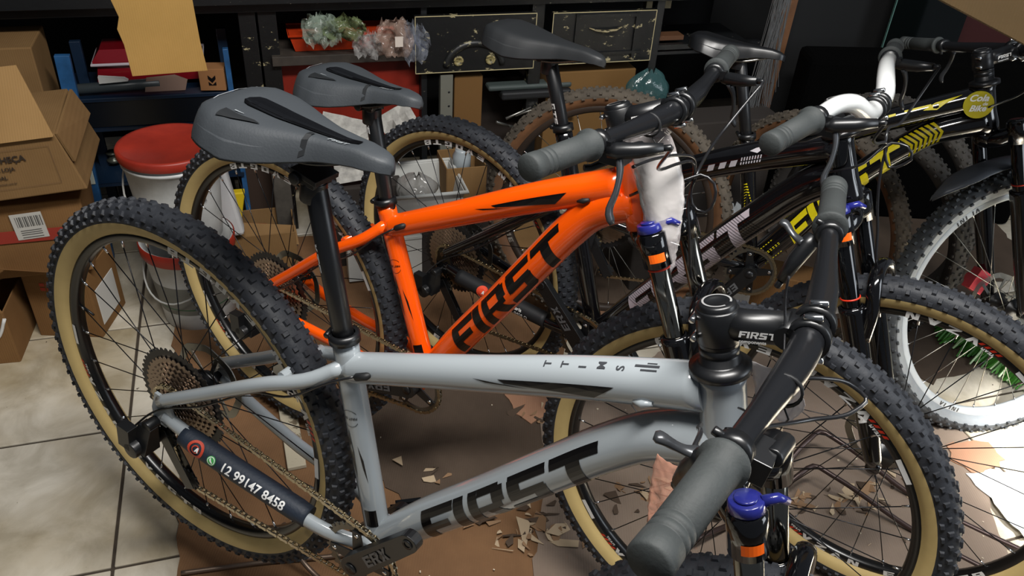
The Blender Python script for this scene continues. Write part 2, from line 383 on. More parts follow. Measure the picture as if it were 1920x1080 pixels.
def ring_map(a0, r0, inward=True, y=-.01335, sgn=1):
    """text on the rim's side: V x along the rim from angle a0, tops towards the hub"""
    def f(V):
        r = (r0-V[:,1]) if inward else (r0+V[:,1]); a = a0+sgn*V[:,0]/.306; return np.stack([r*np.cos(a), np.full(len(V), y), r*np.sin(a)], 1)
    return f
def rim_text_mesh():
    b = MB()
    for a0, txt in ((.55,'VZAN'),(1.13,'EVOGTB'),(.55+PI,'VZAN'),(1.13+PI,'EVOGTB')):
        V, F = block_text(txt, .0128, .08, 2.0, .45); b.add(ring_map(a0, .3133)(V), F, 0)
    for a0 in (.42, .42+PI):
        for k in range(4): b.add(ring_map(a0+.035*k, .3125)(np.array([(0,0),(.006,0),(.011,.006),(.005,.006)])), [(0,1,2,3)], 1)
        V, F = block_text('TEAM', .005, .2, 1.2); b.add(ring_map(a0+.03, .305)(V), F, 0)
        b.add(ring_map(a0-.26, .3115)(np.array([(0,0),(.045,0),(.045,.008),(0,.008)])), [(0,1,2,3)], 0)
    return b.mesh('rim_lettering', [white_ink, red_ink])
GL['M'] = (1.0,[(0,0,.24,1),(.7,0,.94,1),(.24,.7,.7,.95),(.4,.4,.56,.7)])
RIMTXT = rim_text_mesh()
def rim_text2(txt, m, n=2, a00=.9, h=.011):
    b = MB()
    for k in range(n): V, F = block_text(txt, h, .1, 1.3, .3); b.add(ring_map(a00+k*2*PI/n, .311)(V), F, 0)
    return b.mesh('rim_lettering', [m])
def wheel(parent, ml, tyre=None, rim=None, spk=None, rear=False, rot=0., txt=None, nsp=28, label=None, rotor=True):
    w = obj('wheel', rim or RIM_B, parent, ml @ Matrix.Rotation(-rot, 4, 'Y'))
    if label: w['label'] = label
    obj('tire', tyre or T_TAN, w); obj('hub', HUB, w); s = spk or SPK
    for i in range(nsp):
        v = (i % 2)*2+((i//2) % 2); obj('spoke', s[v], w, Matrix.Rotation(2*PI*i/nsp, 4, 'Y'))
    if txt is not False: tag(obj('rim_lettering', txt or RIMTXT, w), kind='stuff')
    if rotor: obj('brake_rotor', ROT, w)
    if rear: obj('cassette', CASS, w)
    b = MB(); b.tube([(-.3,.0,0),(-.262,0,0)], .0022, 6); v = obj('valve', b.mesh('valve', [satin_black]), w)
    return w

# ------------------------------------------------------------ bicycles
HTA = 1.1715; U = np.array([-math.cos(HTA),0,math.sin(HTA)]); Pf = np.array([math.sin(HTA),0,math.cos(HTA)]); Yv = np.array([0,1.,0])
def bike(Q, t, steer, label, paint, R=.372, fh=(1.112,0,.372), ax=(1.076,0,.357), hb=(.877,0,.830), ht=(.827,0,.947), st_top=(.326,0,.694), bb=(.438,0,.321),
         tt=None, dt=None, ss_top=(.338,.655), crank=57, knob=True, saddle=None, post_top=None, stan_m=None, rear=None, front=None, name='mountain_bike', bar='flat', parts=None, wrot=(0,0), rr=.012, stz=.058, stl=.094, bw=.374, lev=8, bl=1., cup=.0335):
    root = empty(name, M4(Q, t), label, 'bicycle')
    bb = np.array(bb, float); hb = np.array(hb); ht = np.array(ht); st_top = np.array(st_top); fh = np.array(fh, float); ax = np.array(ax, float)
    S = Matrix.Translation(ax) @ Matrix.Rotation(steer, 4, Vector(U)) @ Matrix.Translation(-ax)
    info = {'root':root, 'S':S, 'paint':paint, 'lev':lev, 'bl':bl}
    # frame
    f = MB()
    info['ST'] = Path([bb, bb+(st_top-bb)*.5, st_top], [.0205,.0205,.0195], 20)
    info['TT'] = Path(tt, [.0235,.025,.0275,.029][:len(tt)] if len(tt) == 4 else .026, 30)
    info['DT'] = Path(dt, [.027]+[.031]*(len(dt)-3)+[.033,.031], 50)
    for k in ('ST','TT','DT'): p = info[k]; f.tube(p.P, p.r, 24)
    f.lathe([(-.002,.022),(0,.031),(.02,.030),(.05,.0265),(np.linalg.norm(ht-hb)-.012,.0265),(np.linalg.norm(ht-hb),.029),(np.linalg.norm(ht-hb)+.001,.02)], hb, U, 28)
    f.cyl(bb+[0,-.037,0], bb+[0,.037,0], .0235, 24)
    for s in (-1,1):
        f.tube(smooth_path([(ss_top[0],s*.012,ss_top[1]),(ss_top[0]-.035,s*.034,ss_top[1]-.032),(.225,s*.052,.574),(.1,s*.06,.476),(.0,s*.066,.398)],26), [rr]*26, 12)
        f.tube(smooth_path([(bb[0]-.005,s*.022,bb[2]),(bb[0]-.06,s*.044,bb[2]+.006),(.2,s*.054,.338),(.08,s*.062,.352),(.008,s*.066,.366)],24), rr*1.02, 12, flat=(1.2,.9))
        f.prism([(-.018,-.03),(.012,-.03),(.03,0),(.02,.04),(-.012,.04),(-.022,0)], (0,s*.066-.003,.372 if R > .37 else .362), (1,0,0), (0,0,1), -.006)
    f.tube([(.25,-.045,.6),(.25,.045,.6)], .008, 10)
    fr = f.build('frame', [paint], root)
    # gusset/weld rings hinted by slim collars
    # seat clamp and post
    d = (st_top-bb)/np.linalg.norm(st_top-bb); c = MB()
    c.lathe([(-.004,.0205),(-.004,.0235),(.010,.0235),(.010,.017)], st_top, d, 24); c.cyl(st_top+np.array([-.02,-.018,.003]), st_top+np.array([-.028,.018,.003]), .005, 10)
    c.build('seat_clamp', [satin_black], root)
    pt = np.array(post_top, float); sp = MB(); sp.cyl(st_top-d*.05, pt, .0155, 24)
    po = sp.build('seatpost', [satin_black], root)
    V, F = font_text('GTX', .016, .02); 
    pth = Path([pt-d*.001, st_top+d*.0, ], .0155, 10); info['post'] = pth
    # saddle
    build_saddle(root, saddle, pt)
    # cranks
    build_crank(root, bb, crank)
    # wheels
    info['rw'] = wheel(root, Matrix.Translation((0,0,R)), rear=True, rot=wrot[0], **(rear or {}))
    info['fw'] = wheel(root, S @ Matrix.Translation(fh), rot=wrot[1], **(front or {}))
    # fork
    F_ = MB(); ch = fh+U*.490; hbx = hb-U*.004
    F_.lathe([(0,.018),(.006,.026),(.03,.029),(.034,.018)], hb-U*.034, U, 20)
    for s in (-1,1):
        F_.lathe([(0,.017),(0,.0225),(.052,.0225),(.056,.018),(.056,.001)], fh+U*.458+Yv*s*.065, U, 20)
        F_.tube(smooth_path([hb-U*.022, hb-U*.02+Yv*s*.03+Pf*.012, fh+U*.482+Yv*s*.058],10), np.linspace(.022,.019,10), 12)
    fk = F_.build('fork', [gloss_black], root, S)
    for s in (-1,1):
        b = MB(); b.cyl(fh+U*.20+Yv*s*.065, fh+U*.462+Yv*s*.065, .0163, 24); b.build('stanchion', [stan_m or stan], fk)
    L = MB()
    for s in (-1,1):
        L.lathe([(0,.0001),(0,.014),(.02,.017),(.1,.0205),(.29,.0225),(.33,.0235),(.3405,.0235),(.3415,.0175)], fh+Yv*s*.065-U*.004, U, 24)
        L.cyl(fh+Yv*s*.05-U*.002, fh+Yv*s*.078-U*.002, .014, 16)
    arch = smooth_path([fh+U*.27+Yv*-.067+Pf*.012, fh+U*.33+Yv*-.064+Pf*.034, fh+U*.375+Yv*-.045+Pf*.04, fh+U*.386+Pf*.04, fh+U*.375+Yv*.045+Pf*.04, fh+U*.33+Yv*.064+Pf*.034, fh+U*.27+Yv*.067+Pf*.012],30)
    L.tube(arch, [.013]*30, 12, flat=(1,.75)); L.build('fork_lowers', [gloss_black], fk)
    b = MB(); b.cyl(fh+U*.514+Yv*-.065, fh+U*.527+Yv*-.065, .0205, 20, r2=.019); b.cyl(fh+U*.527+Yv*-.065, fh+U*.5305+Yv*-.065, .013, 16)
    k0 = fh+U*.522+Yv*-.065; b.tube([k0+Pf*.015+Yv*.006, k0+Pf*.03+Yv*.016+U*.001, k0+Pf*.038+Yv*.024-U*.008], [.007,.006,.0045], 8)
    if knob: b.build('lockout_knob', [blue_knob], fk)
    b = MB(); b.cyl(fh+U*.512+Yv*.065, fh+U*.522+Yv*.065, .012, 16); b.build('valve_cap', [satin_black], fk)
    # orange label on the crown, facing the drive side and back
    def cm(c0, r, a0):
        def g(V): a = a0+V[:,0]/r; return c0+U*V[:,1:2]+r*(np.cos(a)[:,None]*-Pf+np.sin(a)[:,None]*-Yv)
        return g
    decal([(quad2(.026,.014,6,1), cm(fh+U*.468+Yv*-.065, .0229, 1.5))], 'fork_label', orange_lbl, fk)
    b = MB(); b.lathe([(0,.0163),(0,.0178),(.003,.0178),(.003,.0163)], fh+U*(.452 if paint is paint_orange else .352)+Yv*-.065, U, 20); b.build('travel_ring', [red_ink], fk)
    # headset, spacers, stem
    b = MB(); b.lathe([(-.001,.028),(0,cup),(.009,cup),(.012,.024),(.013,.0215),(.022,.0215),(.0225,.0205),(.0235,.0215),(.032,.0215),(.0325,.0205),(.0335,.0215),(stz-.02,.0215)], ht, U, 28)
    b.build('headset', [satin_black], root)
    b = MB(); sc = ht+U*stz
    b.lathe([(-.021,.001),(-.021,.0215),(-.019,.023),(.017,.023),(.019,.0215),(.019,.001)], sc, U, 24)
    b.lathe([(.018,.0205),(.0235,.020),(.0255,.0175),(.0255,.011),(.0245,.010),(.0245,.0001)], sc, U, 28)
    cl = sc+Pf*stl
    b.tube([sc+Pf*.008, sc+Pf*.03, cl-Pf*.02], [.019,.0165,.018], 16, flat=(1.05,.95))
    for s in (-1,1):
        b.lathe([(-.006,.0168),(-.006,.0215),(.006,.0215),(.006,.0168)], cl+Yv*s*.016, Yv, 24)
    b.tube([cl-Pf*.02-Yv*.022, cl-Pf*.02+Yv*.022], .013, 12)
    stm = b.build('stem', [satin_black], root, S)
    bme = MB(); bme.cyl((0,0,-.004), (0,0,.014), .0038, 8); bme = bme.mesh('bolt', [chrome])
    def bolt(p, d): q = Vector(d).to_track_quat('Z','Y').to_matrix().to_4x4(); obj('bolt', bme, stm, Matrix.Translation(p) @ q)
    for s in (-1,1):
        for q in (-1,1): bolt(cl+Yv*s*.016+U*q*.0235, Pf)
    for q in (-1,1): bolt(sc-Pf*.021+U*q*.011-Yv*.008, -Yv)
    def capring(V): a = V[:,0]/.0135; r = .0135+V[:,1]; Xa = Pf; return sc+U*.0262+np.cos(a)[:,None]*Xa*r[:,None]+np.sin(a)[:,None]*Yv*r[:,None]
    decal([(quad2(.0135*5.6,.0022,40,1), capring)], 'cap_lettering', mat('cap_ink','#8b8b8b',.4), stm)
    V, F = block_text('FIRST', .0075, .25, 1.05); o0 = sc+Pf*.026-U*.0045-Yv*.0176
    decal([((V,F), flat_map(o0-Yv*.0004, Pf, U, .001)), (font_text('components', .004, .02), flat_map(o0-U*.006-Yv*.0004, Pf, U, .001))], 'stem_lettering', white_ink, stm)
    # handlebar
    info['cl'] = cl; info['fk'] = fk; info['fh'] = fh
    hbo = build_bar(root, S, cl, bar, bw, info)
    info['stem'] = stm
    return info
def quad2(w, h, nx, ny):
    V, F = quad_grid([(0,0),(w,0),(w,h),(0,h)], nx, ny); return np.array(V), F
def build_saddle(root, sd, pt):
    L, x0, z0, tilt, w, m, style = sd['L'], sd['x'], sd['z'], sd.get('tilt',0), sd.get('w',.072), sd['m'], sd.get('style','plain')
    nu, nv = 34, 21; V = []; F = []
    def half(u):   # u 0 rear .. 1 nose
        return np.interp(u, [0,.03,.08,.16,.28,.4,.52,.65,.8,.92,.975,1], np.array([.30,.66,.86,.98,1,.86,.63,.42,.31,.26,.19,.05])*w)
    def top(u): return np.interp(u, [0,.05,.15,.4,.6,.85,.96,1], [-.002,.006,.009,.002,.0,-.001,-.006,-.014])
    def skirt(u): return np.interp(u, [0,.1,.3,.5,.7,.9,1], [.024,.038,.044,.036,.024,.017,.010])
    def P(u, v):
        h = half(u); y = v*h; a = abs(v)
        z = top(u)-.004*(a**2)-skirt(u)*max(0,(a-.62)/.38)**2.2*1.0
        if style == 'cut': z -= .010*math.exp(-((y/.012)**2))*.55*np.interp(u, [.12,.22,.75,.85], [0,1,1,0])
        y2 = y*(1+.03*max(0,(a-.8)/.2)); return np.array([x0+L*u, y2, z0+z])
    for i in range(nu+1):
        u = i/nu
        for j in range(nv): V.append(P(u, math.sin((j/(nv-1)*2-1)*PI/2)))
        for j in range(nv-1,-1,-1):   # underside
            p = P(u, math.sin((j/(nv-1)*2-1)*PI/2)*.94); q = p.copy(); q[2] = z0+top(u)-skirt(u)*1.0-.001 if abs(j-(nv-1)/2) > (nv-1)*.42 else z0+top(u)-.014-skirt(u)*.2; V.append(q)
    n2 = 2*nv
    for i in range(nu):
        for j in range(n2): F.append((i*n2+j, i*n2+(j+1)%n2, (i+1)*n2+(j+1)%n2, (i+1)*n2+j))
    F += [tuple(range(n2)), tuple(nu*n2+j for j in range(n2))]
    R = Ry(-tilt); c = np.array([pt[0],0,z0]); V = (np.array(V)-c)@R.T+c
    b = MB(); b.add(V, F, 0); s = b.build('saddle', [m], root)
    def surf(V2, off=.0016):
        out = []
        for a, v in V2:
            p = P(a, v); out.append((p-c)@R.T+c+[0,0,off])
        return np.array(out)
    if style == 'cut':
        def strip(ul, uh, wy, name, mm, off):
            us = np.linspace(ul, uh, 22); VV = []; FF = []
            for i, u in enumerate(us):
                hw = wy*np.interp((u-ul)/(uh-ul), [0,.06,.3,1], [.25,1,.95,.28]); k = half(u)
                for j in range(7): VV.append((u, (j/3-1)*hw/k))
            for i in range(21):
                for j in range(6): FF.append((i*7+j,i*7+j+1,(i+1)*7+j+1,(i+1)*7+j))
            o = decal([((np.array(VV), FF), lambda V2: surf(V2, off))], name, mm, s)
            return o
        strip(.17, .83, .0165, 'cutout_insert', gloss_black, .0014)['label'] = 'glossy black channel down the middle'
        lt = mat('saddle_print_dark', '#1c1e20', .5); lg = mat('saddle_print_light', '#84898c', .5)
        def us(a, b, v0, v1, k=8):
            q, f = quad_grid([(a,v0),(b,v0+.02),(b-.0,v1),(a,v1)], k, 3); return np.array(q), f
        tri = poly_text([(.20,-.74),(.40,-.60),(.36,-.54),(.20,-.52)], .05)
        decal([(tri, surf)], 'side_print', lt, s)
        decal([(us(.60,.625,-.97,-.40), surf)], 'band_print', lt, s)
        V, F = block_text('FIRST', 1, .3, 1.1); VV = np.stack([.70+V[:,0]*.018, -.60+V[:,1]*.2], 1)
        decal([((VV, F), surf), (us(.24,.29,-.49,-.46), surf)], 'saddle_lettering', lg, s)
        decal([(us(.055,.062,-.8,.75,24), surf)], 'rear_trim', chrome if False else mat('rear_trim', '#9a9da0', .35), s)
    b = MB()
    for y in (-.022,.022):
        b.tube(((smooth_path([(x0+L*.2,y*1.2,z0-.022),(x0+L*.33,y,z0-.042),(x0+L*.58,y,z0-.042),(x0+L*.86,y*.5,z0-.02)],16)-c)@R.T+c), .0035, 8)
    b.build('rails', [steel if style == 'plain' else satin_black], s)
    b = MB(); b.box(pt+np.array([0,0,.012]), (.044,.046,.008), Ry(.1)); b.box(pt+np.array([0,0,.002]), (.03,.036,.010)); b.cyl(pt+np.array([-.012,-.028,.006]), pt+np.array([-.012,.028,.006]), .009, 14); b.cyl(pt+np.array([0,0,-.03]), pt+np.array([0,0,.0]), .0185, 16)
    b.build('saddle_clamp', [satin_black], root, bevel=.003)
def build_crank(root, bb, ang):
    ring = MB(); 
    b = MB(); gear(b, .0695, 34, -.0495, -.0465, 0, tooth=.006, hole=.058)
    for k in range(4):
        a = math.radians(ang+45+90*k); e = np.array([math.cos(a),0,math.sin(a)]); tt = np.array([-math.sin(a),0,math.cos(a)])
        b.prism([(.012,-.012),(.06,-.008),(.062,.008),(.012,.012)], bb+[0,-.0505,0], e, tt, .003, 1)
        b.cyl(bb+e*.052+[0,-.047,0], bb+e*.052+[0,-.055,0], .0045, 8, m=2)
    o = MB(); o.v = [np.concatenate(b.v)]; o.f = b.f; o.m = b.m; o.s = b.s; o.n = b.n
    ngear = 34*4*4; o.v[0][:ngear] += bb
    o.build('chainring', [mat('chainring_dark','#6f6a60',.3,metal=.8), satin_black, chrome], root)
    for s in (-1,1):
        a = math.radians(ang+(0 if s < 0 else 180)); e = np.array([math.cos(a),0,math.sin(a)]); tt = np.array([-math.sin(a),0,math.cos(a)])
        out = []
        for q in np.linspace(PI/2, PI*1.5, 9): out.append((math.cos(q)*.021, math.sin(q)*.021))
        for q in np.linspace(-PI/2, PI/2, 9): out.append((.17+math.cos(q)*.0165, math.sin(q)*.0165))
        b = MB(); y = -.057 if s < 0 else .057; k = -1 if s < 0 else 1
        b.prism(out, bb+[0,y if s > 0 else y-.017,0], e, tt, -.017 if True else 0)
        # prism thickness runs along e x tt = -y ; shift so that the arm sits outside
        V = np.concatenate(b.v); V[:,1] += (y+k*.0085)-V[:,1].mean(); b.v = [V]
        b.cyl(bb+[0,0,0], bb+[0,y+k*.012,0], .015, 16)
        ca = b.build('crank_arm', [satin_black], root, bevel=.004)
        if s < 0:
            b2 = MB(); yy = y-.0178; b2.lathe([(0,.0055),(0,.009),(-.0006,.009),(-.0006,.0055)], bb+e*.17+[0,yy,0], (0,1,0), 18); b3_ = MB(); b3_.lathe([(0,.001),(0,.011),(-.0012,.011),(-.0012,.001)], bb+[0,yy,0], (0,1,0), 18); b3_.build('spindle_cap', [mat('dark_steel','#3a3b3d',.4,metal=.8)], ca)
            b2.build('crank_bolt', [mat('dark_steel','#3a3b3d',.4,metal=.8)], ca)
            V, F = block_text('ERX', .02, .2, 1.1); 
            decal([((V,F), flat_map(bb+e*.045-tt*.01+[0,yy+.0002,0], e, tt, .0009))], 'crank_lettering', mat('crank_ink','#5d5e60',.4), ca)
def build_bar(root, S, cl, kind, bw, info):
    gl = .130
    if kind == 'flat':
        pts = lambda s: [cl+Yv*s*y-Pf*.035*max(0,(y-.06)/(bw-.06))**1.0*1.0+U*(.0225*max(0,(y-.06)/(bw-.06))) for y in (0,.04,.09,.13,.17,.25,bw)]
        rad = [.0162,.0162,.0158,.0135,.0115,.0111,.0111]; bm = bar_black
    else:
        c0 = cl
        def pts(s): return [c0, c0+Yv*s*.045, c0+Yv*s*.07+U*.008, c0+Yv*s*.105+U*.030-Pf*.004, c0+Yv*s*.14+U*.040-Pf*.010, c0+Yv*s*.24+U*.042-Pf*.026, c0+Yv*s*bw+U*.043-Pf*.045]
        rad = [.0165,.0165,.0165,.0155,.0145,.0125,.0111]; bm = white_gloss
    L = [np.array(p) for p in pts(-1)][::-1]+[np.array(p) for p in pts(1)][1:]; R_ = rad[::-1]+rad[1:]
    L = np.array(L); d = np.r_[0, np.cumsum(np.linalg.norm(np.diff(L, axis=0), axis=1))]; t = np.linspace(0, d[-1], 50)
    PP = np.stack([cr(d, L[:,i], t) for i in range(3)], 1); RR = np.interp(t, d, R_)
    b = MB(); b.tube(PP, RR, 20); hb = b.build('handlebar', [bm], root, S); info['bar'] = hb
    for s in (-1,1):
        e = np.array(pts(s)[-1]); i = np.array(pts(s)[-2]); dr = (e-i)/np.linalg.norm(e-i); g0 = e-dr*gl+dr*.003
        g = MB(); g.lathe([(-.002,.0115),(-.002,.0205),(.0,.0215),(.004,.0215),(.007,.0178),(.03,.0168),(.088,.0165),(.0885,.0155),(.0905,.0155),(.091,.0165),(.097,.0165),(.0975,.0155),(.0995,.0155),(.1,.0165),(.106,.0165),(.1065,.0155),(.1085,.0155),(.109,.0168),(.128,.0172),(.131,.0150),(.1312,.0001)], g0, dr, 28)
        g.build('grip', [grip_m], hb)
        # lever clamp + master cylinder + blade
        la = math.radians(info['lev']); A = Pf*math.cos(la)-U*math.sin(la); Bd = -U*math.cos(la)-Pf*math.sin(la)
        c = g0-dr*.018; b = MB(); b.lathe([(-.007,.0112),(-.007,.0165),(.007,.0165),(.007,.0112)], c, dr, 18)
        b.box(c+A*.014+Bd*.004, (.014,.014,.014))
        m0 = c+A*.020+Bd*.012; m1 = m0-dr*.010+A*.030+Bd*.002; m2 = m1-dr*.012+A*.028
        b.tube([m0+dr*.004-A*.006, m0+A*.006, m1, m2], [.008,.0115,.0105,.0068], 12); b.cyl(m2, m2-dr*.002+A*.01, .0045, 8)
        b.cyl(c+Bd*.012-A*.006, c+Bd*.022-A*.006, .004, 8)
        lv = b.build('brake_lever', [satin_black], hb)
        b = MB(); q0 = m0+A*.006+Bd*.006-dr*.004; bl_ = info['bl']
        b.tube(smooth_path([q0, q0+(dr*.008+A*.004+Bd*.018)*bl_, q0+(dr*.02+A*.002+Bd*.045)*bl_, q0+(dr*.032-A*.004+Bd*.07)*bl_, q0+(dr*.034+A*.0+Bd*.085)*bl_],14), [.007,.0065,.0058,.0052,.0048,.0046,.0046,.0048,.005,.0052,.0056,.006,.0062,.004], 10, flat=(.75,1.2))
        b.build('lever_blade', [mat('lever_grey','#3c3e41',.3,metal=.4)], lv)
        m2 = m2-dr*.002+A*.01
        info['m2%d' % s] = m2
        if s < 0:
            b = MB(); h = c-dr*.03; b.box(h-U*.022+Pf*.004, (.034,.036,.024)); b.cyl(h-U*.022+Pf*.02, h-U*.024-dr*.035+Pf*.02, .009, 12); b.tube([h-U*.03-Pf*.01, h-U*.034-Pf*.03+dr*.012, h-U*.032-Pf*.036+dr*.02], [.006,.005,.005], 8)
            sh = b.build('shifter', [satin_black], hb, bevel=.004)
            V, F = font_text('12V', .008, .03); decal([((V,F), flat_map(h-U*.020-Pf*.0134-Yv*.01+Yv*-.002, Yv*1, U, .0008))], 'shifter_lettering', white_ink, sh)
    V, F = block_text('FIRST', .007, .2, 1.4)
    return hb
def derailleur(root, z=.372, m=None):
    b = MB(); y = -.075
    b.cyl((-.012,y+.01,z-.028), (-.012,y-.018,z-.028), .011, 14); b.hexa([(-.03,y-.018,z-.03),(.0,y-.018,z-.03),(.0,y+.0,z-.03),(-.03,y,z-.03),(-.05,y-.03,z-.085),(-.005,y-.03,z-.09),(-.005,y+.004,z-.09),(-.05,y+.004,z-.085)])
    b.cyl((-.03,y-.04,z-.082), (-.03,y+.02,z-.082), .017, 14); b.box((-.045,y-.03,z-.06), (.03,.02,.05))
    d = b.build('rear_derailleur', [satin_black], root, bevel=.003)
    c = MB(); P0 = np.array([-.008,-.052,z-.078]); P1 = np.array([.045,-.052,z-.155])
    e = (P1-P0)/np.linalg.norm(P1-P0); nrm = np.array([-e[2],0,e[0]])
    for yy in (-.007,.006): c.prism([(-.016,-.014),(.11,-.013),(.11,.013),(-.016,.014)], P0+[0,yy,0], e, nrm, .0016)
    c.build('derailleur_cage', [satin_black], d, bevel=.002)
    for q in (P0, P1):
        g = MB(); gear(g, .021, 12, -.0015, .0015, 0, tooth=.006, hole=.004); V = np.concatenate(g.v)+q; g.v = [V]; g.build('jockey_wheel', [matt_black], d)
    return P0, P1
def chain(root, bb, z, P0, P1):
    """roller chain from cassette to chainring and back through the cage"""
    yc = -.0475; rc = .0405; rr = .0695; A = np.array([0,-.044,z]); B = np.array([bb[0],yc,bb[2]])
    pts = []
    # top run tangent
    pts.append(A+[-.0,0,rc]); n = 40
    ab = B-A; ang = math.atan2(ab[2], ab[0]); off = math.asin((rr-rc)/np.linalg.norm(ab[[0,2]]))
    ta = ang+PI/2+off
    top = [A+rc*np.array([math.cos(q),0,math.sin(q)]) for q in np.linspace(ta+PI*.75, ta, 10)]
    top[0:] = top
    path = top+[B+rr*np.array([math.cos(q),0,math.sin(q)]) for q in np.linspace(ta, -PI/2-.15+0, 18)]
    path += [P1+.021*np.array([math.cos(q),0,math.sin(q)]) for q in np.linspace(-PI/2+.2, -PI*1.05, 7)]
    path += [P0+.021*np.array([math.cos(q),0,math.sin(q)]) for q in np.linspace(-.9, .9, 6)]+[top[0]]
    path = np.array(path); path[:,1] = np.interp(path[:,0], [0,bb[0]], [-.046,yc])
    d = np.r_[0, np.cumsum(np.linalg.norm(np.diff(path, axis=0), axis=1))]; N = int(d[-1]/.0127); t = np.linspace(0, d[-1], N+1)
    C = np.stack([np.interp(t, d, path[:,i]) for i in range(3)], 1); b = MB()
    for i in range(N):
        a, c = C[i], C[i+1]; e = c-a; L = np.linalg.norm(e)
        if L < 1e-5: continue
        e /= L; nn = np.array([-e[2],0,e[0]]); w = .0036 if i % 2 else .0026
        for s in (-1,1):
            yy = s*w
            b.prism([(-.0035,-.0022),(0,-.0042),(.0035,-.0030),(L-.0035,-.0030),(L,-.0042),(L+.0035,-.0022),(L+.0035,.0022),(L,.0042),(L-.0035,.0030),(.0035,.0030),(0,.0042),(-.0035,.0022)], a+[0,yy,0], e, nn, .0009, 0)
        b.cyl(a-[0,.0042,0], a+[0,.0042,0], .0024, 6)
    o = b.build('chain', [chain_m], root); return o
def hose(parent, P, r=.0025, n=40, m=None, name='brake_hose', ml=None):
    b = MB(); b.tube(smooth_path(P, n), r, 8); return b.build(name, [m or hose_m], parent, ml)
def quadp(q): V, F = quad_grid(q, 2, 5); return np.array(V), F
def swoosh(pts): return poly_text(pts, .02)

DTg = [(.438,0,.321),(.520,0,.446),(.609,0,.571),(.694,0,.695),(.745,0,.768),(.785,0,.815),(.825,0,.843),(.864,0,.858)]
# ---- grey bike
QG = [[0.86861,0.47623,0.13681],[-0.47995,0.87727,-0.00656],[-0.12314,-0.05997,0.99058]]
G = bike(QG, (-.6166,1.0858,.1373), .045, 'light grey mountain bike in front, with dark phone-number sleeve on its chainstay', paint_grey,
    tt=[(.338,0,.645),(.55,0,.767),(.70,0,.854),(.822,0,.919)], dt=DTg, crank=57, post_top=(.2515,0,.925),
    saddle=dict(L=.292, x=.080, z=1.002, w=.086, m=saddle_m, style='cut', tilt=.115), wrot=(-.12,.3), lev=125, bl=.42)
# ---- orange bike
QO = [[0.85682,0.51562,0.00261],[-0.51433,0.8543,0.07513],[0.03651,-0.06571,0.99717]]
O = bike(QO, (-.5466,1.5481,.0239), .036, 'bright orange mountain bike with plastic-wrapped head tube, behind the light grey one', paint_orange,
    tt=[(.338,0,.645),(.52,0,.734),(.68,0,.813),(.836,0,.883)], dt=DTg, crank=198, post_top=(.296,0,.884), hb=(.880,0,.822), ht=(.834,0,.931),
    saddle=dict(L=.275, x=.140, z=.935, w=.084, m=saddle_m, style='cut', tilt=.03), stl=.096, wrot=(.2,.4))
# ---- black bike with the white bar
QC = [[0.81066,0.58551,6e-05],[-0.585,0.80994,0.04211],[0.02461,-0.03417,0.99911]]
Cb = bike(QC, (-.1451,1.8169,-.0071), .0575, 'black mountain bike with white riser handlebar and grey striped lettering', paint_black,
    tt=[(.333,0,.652),(.50,0,.748),(.66,0,.842),(.872,0,.945)], dt=[(.438,0,.321),(.55,0,.477),(.66,0,.629),(.72,0,.711),(.768,0,.772),(.815,0,.830),(.85,0,.865),(.89,0,.892)], crank=135, post_top=(.238,0,.948), hb=(.910,0,.842), ht=(.866,0,.960),
    st_top=(.288,0,.805), ss_top=(.335,.66), saddle=dict(L=.30, x=.075, z=.993, m=saddle_k, tilt=-.01), bar='riser', stan_m=stan_b, wrot=(.18,.75), stl=.062, stz=.040)
# ---- black and yellow bike
QD = [[0.95975,0.27186,0.07048],[-0.27925,0.95051,0.13622],[-0.02996,-0.15042,0.98817]]
D = bike(QD, (.2283,2.0445,.0146), .514, 'black and yellow mountain bike with round shop sticker and dusty tyres, farthest back', paint_black, R=.362, fh=(1.104,0,.362), ax=(1.068,0,.347), bb=(.438,0,.311),
    tt=[(.34,0,.612),(.50,0,.688),(.68,0,.79),(.852,0,.878)], dt=[(.438,0,.311),(.505,0,.415),(.565,0,.52),(.62,0,.606),(.715,0,.718),(.775,0,.774),(.83,0,.803),(.876,0,.825)], crank=238, post_top=(.268,0,.862), hb=(.882,0,.80), ht=(.842,0,.905),
    st_top=(.337,0,.664), ss_top=(.345,.62), saddle=dict(L=.245, x=.132, z=.899, m=satin_black, w=.062), knob=False, stan_m=stan_b,
    rear=dict(tyre=T_BRN, rim=RIM_D, spk=SPS, txt=rim_text2('EXTREME', mat('tyre_letter_grey','#8b857c',.6), 3, 1.1, .014), label='dirt-brown tyre and rim'),
    front=dict(tyre=T_GRY, rim=RIM_W, spk=SPS, txt=rim_text2('VICINI', mat('rim_letter_dark','#2c2e30',.5), 3, 2.2), label='dusty grey tyre with white rim'), wrot=(0,0), rr=.011)
for X, z, bbx in ((G,.372,(.438,0,.321)),(O,.372,(.438,0,.321)),(Cb,.372,(.438,0,.321)),(D,.362,(.438,0,.311))):
    p0, p1 = derailleur(X['root'], z); chain(X['root'], np.array(bbx), z, p0, p1)

